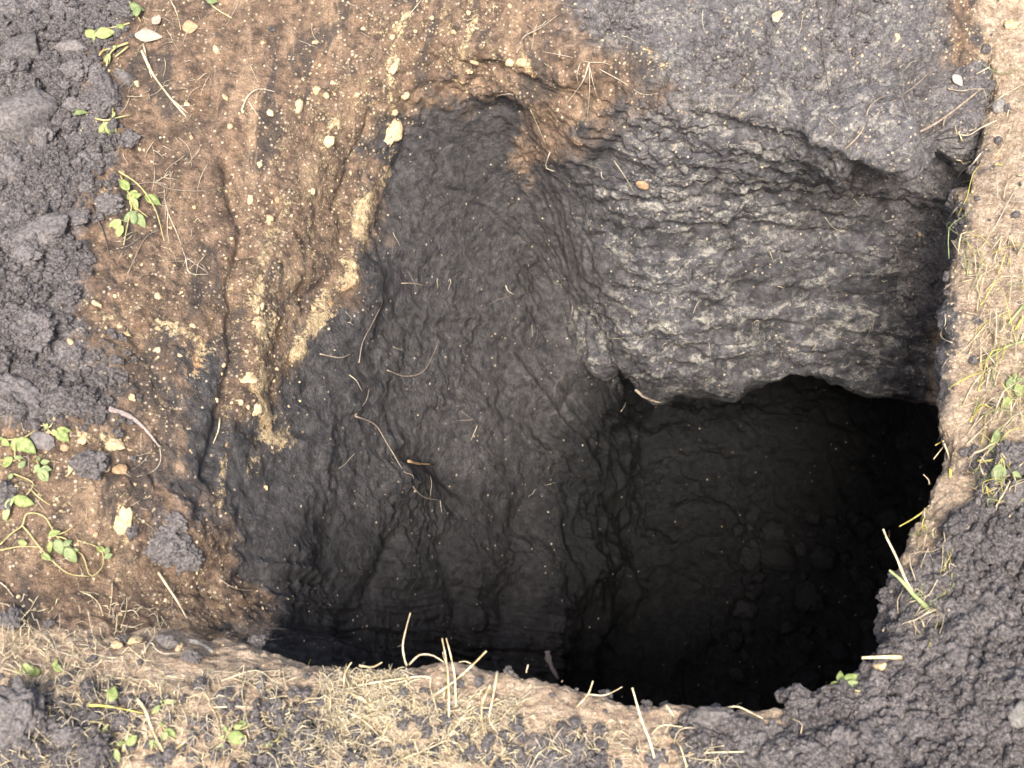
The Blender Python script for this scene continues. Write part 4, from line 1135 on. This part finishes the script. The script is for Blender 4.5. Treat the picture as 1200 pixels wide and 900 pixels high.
# bolder blades lying in the litter
BLADES = [
 ([(160, 820, .004), (172, 838, .010), (184, 860, .010), (198, 894, .003)], M_STRAW, 'broad pale straw blade at the middle of the left litter', 3.0),
 ([(105, 831, .006), (132, 833, .008), (170, 838, .003)], M_YGRASS, 'yellow grass blade lying level above the black crumbs', 2.4),
 ([(143, 883, .003), (152, 860, .008), (158, 846, .004)], M_STRAW, 'pale upright blade left of the broad one', 2.2),
 ([(196, 886, .004), (212, 872, .007), (228, 860, .003)], M_STRAW, 'pale slanting blade right of the broad one', 2.4),
 ([(362, 774, .003), (340, 860, .010), (316, 872, .003)], M_YGRASS, 'thin yellow blade in the left of the litter', 1.2),
 ([(310, 876, .004), (334, 864, .008), (360, 858, .004)], M_GREEN, 'light green blade lying in the litter', 2.4),
 ([(400, 812, .004), (425, 822, .008), (452, 842, .003)], M_STRAW, 'straw blade sloping right in the middle of the litter', 1.8),
 ([(396, 834, .004), (420, 848, .008), (446, 866, .003)], M_STRAW, 'lower straw blade sloping right in the middle of the litter', 1.7),
 ([(448, 866, .003), (458, 850, .007), (466, 838, .003)], M_STRAW, 'short upright straw under the arched stalk', 1.6),
 ([(480, 842, .004), (495, 842, .005), (508, 842, .003)], M_STRAW, 'cut straw piece lying level below the arch', 2.0),
 ([(420, 806, .004), (460, 802, .008), (500, 797, .006), (502, 810, .006), (516, 845, .003)], M_STRAW, 'long elbowed yellow straw below the rim', 1.5),
 ([(524, 790, .004), (525, 815, .006), (526, 846, .003)], M_YGRASS, 'yellow stem upright under the twin tipped straw', 1.7),
 ([(572, 804, .008), (567, 830, .010), (568, 868, .003)], M_STRAW, 'left one of the thick upright straw pair', 2.6),
 ([(585, 794, .010), (577, 822, .010), (575, 846, .006), (583, 861, .003)], M_STRAW, 'right one of the thick upright straw pair', 2.3),
 ([(528, 862, .003), (545, 840, .008), (563, 826, .004)], M_STRAW, 'straw slanting up between the litter and the thick pair', 1.7),
 ([(540, 848, .008), (556, 846, .006), (530, 862, .003)], M_STRAW, 'bent straw in the tangle below the thick pair', 1.5),
 ([(470, 893, .003), (510, 878, .008), (545, 858, .004)], M_STRAW, 'long straw across the bottom of the tangle', 1.6),
 ([(582, 892, .004), (590, 874, .006), (606, 855, .003)], M_STRAW, 'yellow bent straw right of the tangle', 1.6),
 ([(546, 832, .004), (552, 822, .004), (556, 838, .003)], M_DEAD, 'small curled dry leaf blade beside the tangle', 2.6),
 ([(646, 870, .003), (656, 860, .006), (662, 853, .003)], M_DEAD, 'dry leaf fragment on the brown rim', 2.4),
 ([(662, 878, .003), (684, 890, .005), (700, 892, .003)], M_STRAW, 'low straw at the bottom of the brown rim', 1.5),
 ([(806, 900, .003), (802, 880, .008), (790, 868, .004)], M_STRAW, 'bent straw at the bottom edge under the stout one', 1.5),
 ([(770, 898, .003), (776, 880, .006), (772, 862, .004)], M_STRAW, 'second upright straw beside the stout one', 1.6),
 ([(938, 862, .003), (936, 850, .008), (926, 842, .003)], M_DRY, 'dry forked sprig on the heap above the pit corner', 1.2),
 ([(248, 830, .003), (290, 828, .006), (330, 834, .004)], M_DRY, 'long thin straw near the middle left of the litter', 1.4),
 ([(260, 800, .003), (300, 790, .006), (322, 800, .004)], M_DRY, 'curved thin straw near the upper left of the litter', 1.3),
 ([(118, 805, .003), (138, 817, .003), (150, 806, .003)], M_DRY, 'thin zigzag straw above the yellow grass blade', 1.3),
]
for pts, mt, lab, rp in BLADES:
    strand('grass_blade' if mt in (M_YGRASS, M_GREEN) else 'straw_stalk', [pts], mt, lab, 'grass blade' if mt in (M_YGRASS, M_GREEN) else 'straw', rp * .85, .25, flat=.3, wob=.1)

# litter nobody could count: joined into one mesh per kind
def litter(name, n, boxes, mats, lo, hi, rlo, rhi, label, cat, lift=.006, ang=None):
    VS, FS, MI = [], [], []
    base_ = 0
    for i in range(n):
        bx_ = boxes[rng.choice(len(boxes), p=norm(np.array([b[4] for b in boxes])))]
        x = rng.uniform(bx_[0], bx_[2])
        y = rng.uniform(bx_[1], bx_[3])
        if wn2d(x, y) < rng.uniform(-.9, .1):
            continue
        L = lo + (hi - lo) * rng.random() ** 2
        a = rng.uniform(0, math.pi) if ang is None else rng.normal(ang[0], ang[1])
        cu_ = rng.normal() * .35
        pp = []
        p0, n0 = at(x, y)
        d0 = float((p0 - CAM) @ FW)
        good = True
        for k in range(4):
            t = (k / 3 - .5) * L
            q_ = (x + t * math.cos(a) - cu_ * t * t / L * math.sin(a), y + t * math.sin(a) + cu_ * t * t / L * math.cos(a))
            if not (-140 < q_[0] < 1340 and -140 < q_[1] < 1040):
                good = False
                break
            s_, n_ = at(*q_)
            if abs(float((s_ - CAM) @ FW) - d0) > .035:
                good = False
                break
            pp.append(s_ + n_ * (abs(rng.normal()) * lift * (.4 if k in (0, 3) else 1) + .0008))
        if not good:
            continue
        r_ = rng.uniform(rlo, rhi) * d0 * MS
        v, f = tube_geo(smooth_path(pp, 7), r_, r_ * .4, 4, .45)
        VS.append(v)
        FS += [tuple(j + base_ for j in q_) for q_ in f]
        MI += [rng.integers(len(mats))] * len(f)
        base_ += len(v)
    o = add_mesh(name, np.concatenate(VS), FS, mats[0])
    for m_ in mats[1:]:
        o.data.materials.append(m_)
    o.data.polygons.foreach_set('material_index', np.array(MI, np.int32))
    tag(o, label, cat, kind='stuff')
def wn2d(x, y):
    return float(vnoise(np.array([[x / 55.0, y / 40.0, 3.3]], np.float32), 1.0)[0])
litter('straw_litter', 3300, [(0, 790, 340, 900, 2.4), (320, 815, 610, 900, 3.6), (375, 790, 480, 850, 2.0), (600, 850, 860, 900, .6), (0, 700, 200, 790, .6)],
       [M_STRAW, M_DRY, M_DRY, M_STRAW, M_ROOTP, M_ROOTP], 7, 42, .25, .85, 'mat of short dry straw bits on the near rim', 'straw litter')
litter('dry_grass', 400, [(1120, 270, 1215, 360, 1), (1140, 330, 1215, 600, 2.5), (1080, 600, 1130, 700, .6), (1060, 690, 1100, 740, .4), (1120, 60, 1200, 300, .4)],
       [M_STRAW, M_STRAW, M_DRY, M_ROOTP, M_DRY, M_YGRASS, M_GREEN], 12, 75, .3, 1.0, 'tangle of dry and green grass along the right bank', 'dry grass', .012, (-.95, .7))
litter('root_fibres', 330, [(140, 0, 240, 330, 2), (0, 500, 200, 760, 1.2), (150, 0, 650, 110, .8), (380, 280, 700, 600, .35), (700, 0, 1130, 420, 1.2)],
       [M_ROOT, M_ROOTP, M_DRY], 8, 34, .25, .55, 'fine pale rootlets and fibres threading the soil', 'rootlets', .003)

# ------------------------------------------------------------------ leaves and weeds
def leaf_mesh(nm, mat, wide=.36, fold=.25, droop=.25, n=9):
    vs, fs = [], []
    for i in range(n):
        t = i / (n - 1)
        w_ = wide * math.sin(math.pi * min(1, t * .96 + .04)) ** .8 * (1 - .35 * t)
        z = -droop * t * t
        for s in (-1, -.5, 0, .5, 1):
            vs.append((w_ * s, t, z + fold * w_ * abs(s) + .02 * math.sin(9 * t + 2 * s)))
    m_ = len(vs)
    vs += [(a, b, c - .025) for a, b, c in vs]
    for i in range(n - 1):
        for k in range(4):
            a = i * 5 + k
            fs.append((a, a + 1, a + 6, a + 5))
            fs.append((m_ + a, m_ + a + 5, m_ + a + 6, m_ + a + 1))
    for i in range(n - 1):
        for a, b in ((i * 5, i * 5 + 5), (i * 5 + 4, i * 5 + 9)):
            fs.append((a, b, m_ + b, m_ + a) if a % 5 == 0 else (b, a, m_ + a, m_ + b))
    me = bpy.data.meshes.new(nm)
    me.from_pydata(vs, [], fs)
    me.polygons.foreach_set('use_smooth', np.full(len(fs), True))
    me.materials.append(mat)
    return me
LF = [leaf_mesh('leaf', M_LEAF), leaf_mesh('leaf', M_LEAF, .44, .15, .35), leaf_mesh('leaf', M_LEAFD, .40, .2, .3), leaf_mesh('leaf', M_GREEN, .30, .35, .3)]
from mathutils import Matrix
def put_leaf(parent, x0, y0, x1, y1, kind, h=.008, tilt=.25, nm='leaf'):
    """leaf whose foot is seen at x0,y0 and tip at x1,y1"""
    p, n = at(x0, y0)
    p = p + n * h
    dep = float((p - CAM) @ FW)
    q_ = air(x1, y1, dep)
    n_ = np.array([0, -.45, .9]) + n * .4
    n_ /= np.linalg.norm(n_)
    # move the tip into the plane of the leaf
    dr = ray(x1, y1)
    tt = ((p - CAM) @ n_) / (dr @ n_)
    q2_ = CAM + dr * tt
    q_ = q_ * .4 + q2_ * .6
    y_ = q_ - p
    L = np.linalg.norm(y_)
    y_ /= L
    n_ = n_ + np.array([rng.normal(), rng.normal(), 0]) * tilt
    x_ = np.cross(y_, n_)
    x_ /= np.linalg.norm(x_)
    z_ = np.cross(x_, y_)
    o = bpy.data.objects.new(nm, LF[kind])
    COL.objects.link(o)
    M_ = Matrix(((x_[0] * L, y_[0] * L, z_[0] * L, p[0]), (x_[1] * L, y_[1] * L, z_[1] * L, p[1]), (x_[2] * L, y_[2] * L, z_[2] * L, p[2]), (0, 0, 0, 1)))
    if parent is not None:
        o.parent = parent
        M_ = Matrix.Translation(-parent.location) @ M_
    o.matrix_local = M_
    return o
def weed(name, x, y, stems, leaves, label, smat=M_STEM, rp=1.1):
    p, n = at(x, y)
    e = bpy.data.objects.new(name, None)
    e.empty_display_size = .01
    COL.objects.link(e)
    e.location = Vector(p)
    tag(e, label, 'weed')
    for st in stems:
        pp = [np.array(q_) - p for q_ in px_path(st, .005)]
        L = sum(math.hypot(b[0] - a[0], b[1] - a[1]) for a, b in zip(st[:-1], st[1:]))
        r_ = rp * float((p - CAM) @ FW) * MS
        v, f = tube_geo(smooth_path(pp, max(5, int(L / 5))), r_, r_ * .6, 5)
        add_mesh('stem', v, f, smat, e)
    for (a, b, c, d, k) in leaves:
        put_leaf(e, a, b, c, d, k)
    return e
weed('seedling', 112, 48, [[(112, 52), (112, 47), (112, 42)]], [(111, 43, 99, 33, 1), (112, 43, 134, 36, 0), (112, 46, 109, 50, 3), (112, 44, 113, 34, 3)], 'bright green seedling on the peat at the top left')
weed('weed', 160, 22, [[(150, 2), (158, 14), (165, 28)], [(152, 30), (140, 33), (128, 36)]], [(152, 12, 168, 8, 2), (160, 24, 160, 4, 2), (140, 32, 148, 38, 1)], 'dull green weed at the top of the left slope')
weed('bud', 246, 4, [[(240, 0), (250, 8)]], [(243, 6, 254, 0, 2)], 'green bud on the pale stem at the top edge')
weed('sprig', 126, 66, [[(150, 53), (138, 58), (128, 66), (125, 80)], [(138, 58), (122, 62), (116, 68)], [(150, 57), (136, 69)]], [(138, 59, 126, 60, 3), (128, 66, 122, 80, 3)], 'bent yellow sprig above the wide clod on the left', M_STEM, 1.5)
weed('sprig', 94, 133, [[(88, 137), (98, 131)]], [(88, 137, 102, 129, 3)], 'small yellow green leaf in the left peat')
weed('sprig', 126, 150, [[(112, 140), (124, 143), (134, 140), (152, 137)], [(132, 130), (130, 142), (124, 152), (120, 165)]], [(124, 145, 117, 163, 0), (128, 150, 134, 160, 1), (131, 140, 134, 130, 3)], 'yellow sprig at the border of left peat and brown slope', M_STEM, 1.3)
weed('weed', 152, 240, [[(140, 208), (148, 226), (158, 245), (172, 256)], [(150, 230), (154, 246), (150, 262), (146, 290)]], [(148, 226, 140, 208, 0), (152, 234, 156, 224, 1), (154, 236, 165, 226, 1), (170, 234, 188, 238, 0), (156, 252, 148, 268, 2), (160, 254, 166, 270, 2), (140, 262, 127, 272, 0), (142, 270, 136, 278, 0), (154, 236, 160, 246, 0), (157, 228, 150, 240, 1)], 'leafy yellow green weed trailing down the left slope')
weed('weed', 22, 535, [[(0, 516), (15, 517), (30, 515)], [(18, 518), (18, 538)], [(22, 516), (30, 522)]], [(24, 518, 40, 531, 0), (20, 518, 19, 532, 1), (8, 516, 8, 526, 1), (5, 516, -4, 514, 0)], 'green weed with a broad oval leaf at the left edge')
weed('weed', 12, 548, [[(0, 540), (14, 543), (22, 540)]], [(16, 540, 0, 546, 1), (18, 540, 27, 536, 3), (20, 550, 30, 540, 2), (14, 556, 10, 562, 2)], 'pale green weed just below the broad oval leaf')
weed('weed', 66, 504, [[(50, 500), (60, 502), (65, 496)], [(28, 516), (38, 506), (50, 502), (62, 512)]], [(62, 504, 68, 512, 0), (66, 504, 82, 506, 0), (68, 508, 80, 516, 1), (60, 500, 52, 504, 3)], 'small green weed under the wide clod at the left', M_STEM, 1.2)
weed('weed', 52, 546, [[(42, 540), (46, 552), (52, 562)]], [(46, 544, 44, 534, 2), (48, 546, 58, 540, 2), (50, 552, 60, 550, 2), (48, 552, 54, 566, 2), (44, 548, 40, 554, 2)], 'dull green weed right of the pale one')
weed('weed', 16, 592, [[(4, 605), (10, 592), (20, 585)], [(36, 576), (46, 586), (58, 595)], [(15, 556), (28, 562), (40, 568), (34, 580), (26, 586)]], [(18, 586, 38, 592, 0), (8, 598, 16, 582, 3), (12, 600, 2, 612, 3)], 'weed with one arching pale leaf at the left edge')
weed('vine', 60, 632, [[(0, 640), (14, 626), (26, 618), (32, 604), (42, 603), (54, 608), (62, 622), (70, 632), (84, 642), (96, 652), (104, 676), (116, 670), (120, 655), (112, 640), (90, 634)],
     [(26, 618), (36, 626), (44, 640), (62, 660), (80, 672), (102, 677)], [(0, 646), (24, 642), (46, 642)], [(66, 628), (78, 624), (86, 618)], [(66, 630), (76, 632), (84, 638)]],
     [(56, 628, 70, 622, 0), (62, 636, 54, 648, 1), (66, 634, 72, 650, 2), (74, 640, 84, 634, 2), (76, 642, 88, 660, 2), (50, 652, 60, 656, 0), (122, 652, 128, 640, 2), (120, 648, 112, 640, 0), (120, 655, 132, 650, 2), (30, 640, 20, 634, 0), (84, 648, 92, 644, 0)], 'trailing vine with looping stem on the brown slope at the left', M_STEM, 1.0)
weed('weed', 32, 790, [[(20, 789), (32, 781), (46, 786)]], [(30, 782, 28, 800, 1), (32, 784, 40, 796, 0), (44, 784, 46, 794, 1)], 'green leaf cluster on the tan soil at the lower left')
weed('weed', 68, 782, [[(67, 786), (67, 774)]], [(67, 786, 66, 772, 0), (67, 784, 74, 787, 0)], 'tiny upright green shoot at the lower left')
weed('weed', 130, 815, [[(131, 828), (132, 804)]], [(131, 828, 134, 804, 1), (128, 824, 126, 806, 3)], 'upright pale green leaf above the yellow blade')
weed('weed', 118, 854, [[(104, 850), (116, 848), (122, 856), (116, 866)]], [(118, 852, 128, 850, 0), (112, 858, 108, 866, 0), (122, 856, 118, 868, 3)], 'green weed in the black crumbs at the bottom left')
weed('weed', 134, 882, [[(126, 872), (134, 884), (138, 892)]], [(128, 880, 130, 870, 0), (132, 884, 138, 894, 3), (136, 880, 146, 868, 1)], 'green weed at the bottom edge left of the broad blade')
weed('weed', 156, 870, [[(150, 872), (156, 866)]], [(150, 876, 160, 862, 1), (156, 874, 148, 866, 1)], 'round leaved weed left of the broad straw blade')
weed('weed', 180, 872, [[(174, 868), (180, 876)]], [(176, 868, 184, 878, 1), (184, 872, 174, 878, 0)], 'round green leaf beside the broad straw blade')
weed('weed', 200, 862, [[(190, 850), (198, 862), (206, 868)]], [(196, 856, 206, 866, 0), (200, 862, 190, 868, 2), (192, 854, 186, 846, 0)], 'small green weed right of the broad straw blade')
weed('weed', 272, 862, [[(262, 880), (270, 860), (282, 846)], [(270, 862), (290, 856), (300, 848)]], [(270, 862, 262, 850, 0), (274, 860, 284, 850, 0), (272, 866, 288, 868, 1), (266, 872, 256, 880, 2), (280, 852, 290, 846, 0), (268, 866, 258, 866, 0)], 'bushy light green weed in the middle left of the litter')
weed('weed', 330, 882, [[(322, 866), (328, 876)]], [(326, 874, 334, 896, 1), (330, 872, 326, 888, 3)], 'broad pale green leaf at the bottom edge')
weed('weed', 188, 836, [[(180, 838), (190, 830), (198, 826)]], [(188, 832, 178, 838, 3), (190, 830, 188, 820, 0), (194, 828, 206, 822, 3)], 'thin green shoot beside the broad straw blade')
weed('weed', 988, 806, [[(1010, 812), (1000, 812), (990, 806)], [(995, 808), (1006, 816)]], [(990, 806, 970, 809, 0), (992, 805, 983, 786, 1), (994, 806, 1005, 790, 0), (996, 808, 1012, 800, 3)], 'small bright four leaved weed over the right end of the near rim')
weed('weed', 1178, 548, [[(1150, 543), (1166, 541), (1178, 545)], [(1178, 545), (1188, 560), (1194, 574)]], [(1174, 542, 1184, 536, 0), (1174, 546, 1184, 550, 2), (1172, 550, 1168, 570, 2), (1188, 560, 1198, 558, 2), (1190, 566, 1188, 580, 2)], 'green weed above the dark clod at the right edge')
weed('weed', 1192, 450, [[(1180, 440), (1190, 452), (1200, 456)]], [(1186, 446, 1184, 462, 2), (1190, 450, 1202, 444, 2), (1192, 454, 1196, 468, 0), (1188, 448, 1190, 436, 0), (1182, 470, 1174, 478, 0)], 'green leaf cluster in the grass at the right edge')
weed('weed', 1170, 512, [[(1164, 524), (1172, 506), (1178, 500)]], [(1162, 526, 1174, 502, 3), (1168, 520, 1158, 528, 3)], 'green blade pair on the right bank above the weed')
# dead leaves
def dead(x0, y0, x1, y1, mat, lab, wide=.32):
    me = leaf_mesh('dead_leaf', mat, wide, .12, .08)
    LF.append(me)
    o = put_leaf(None, x0, y0, x1, y1, len(LF) - 1, .004, .05, 'dead_leaf')
    tag(o, lab, 'dead leaf')
dead(157, 43, 190, 42, M_DEAD, 'pointed grey brown dead leaf at the top of the left slope')
dead(180, 30, 188, 18, M_DEAD, 'small curled dead leaf above the pointed one', .5)
dead(214, 35, 232, 30, M_ORANGE, 'peach coloured leaf scrap on the bare brown slope', .55)
dead(104, 12, 116, 24, M_STRAW, 'dry yellow leaf scrap in the peat at the top left', .4)
dead(1118, 90, 1128, 100, M_DEAD, 'dull leaf scrap near the upper right rim', .4)
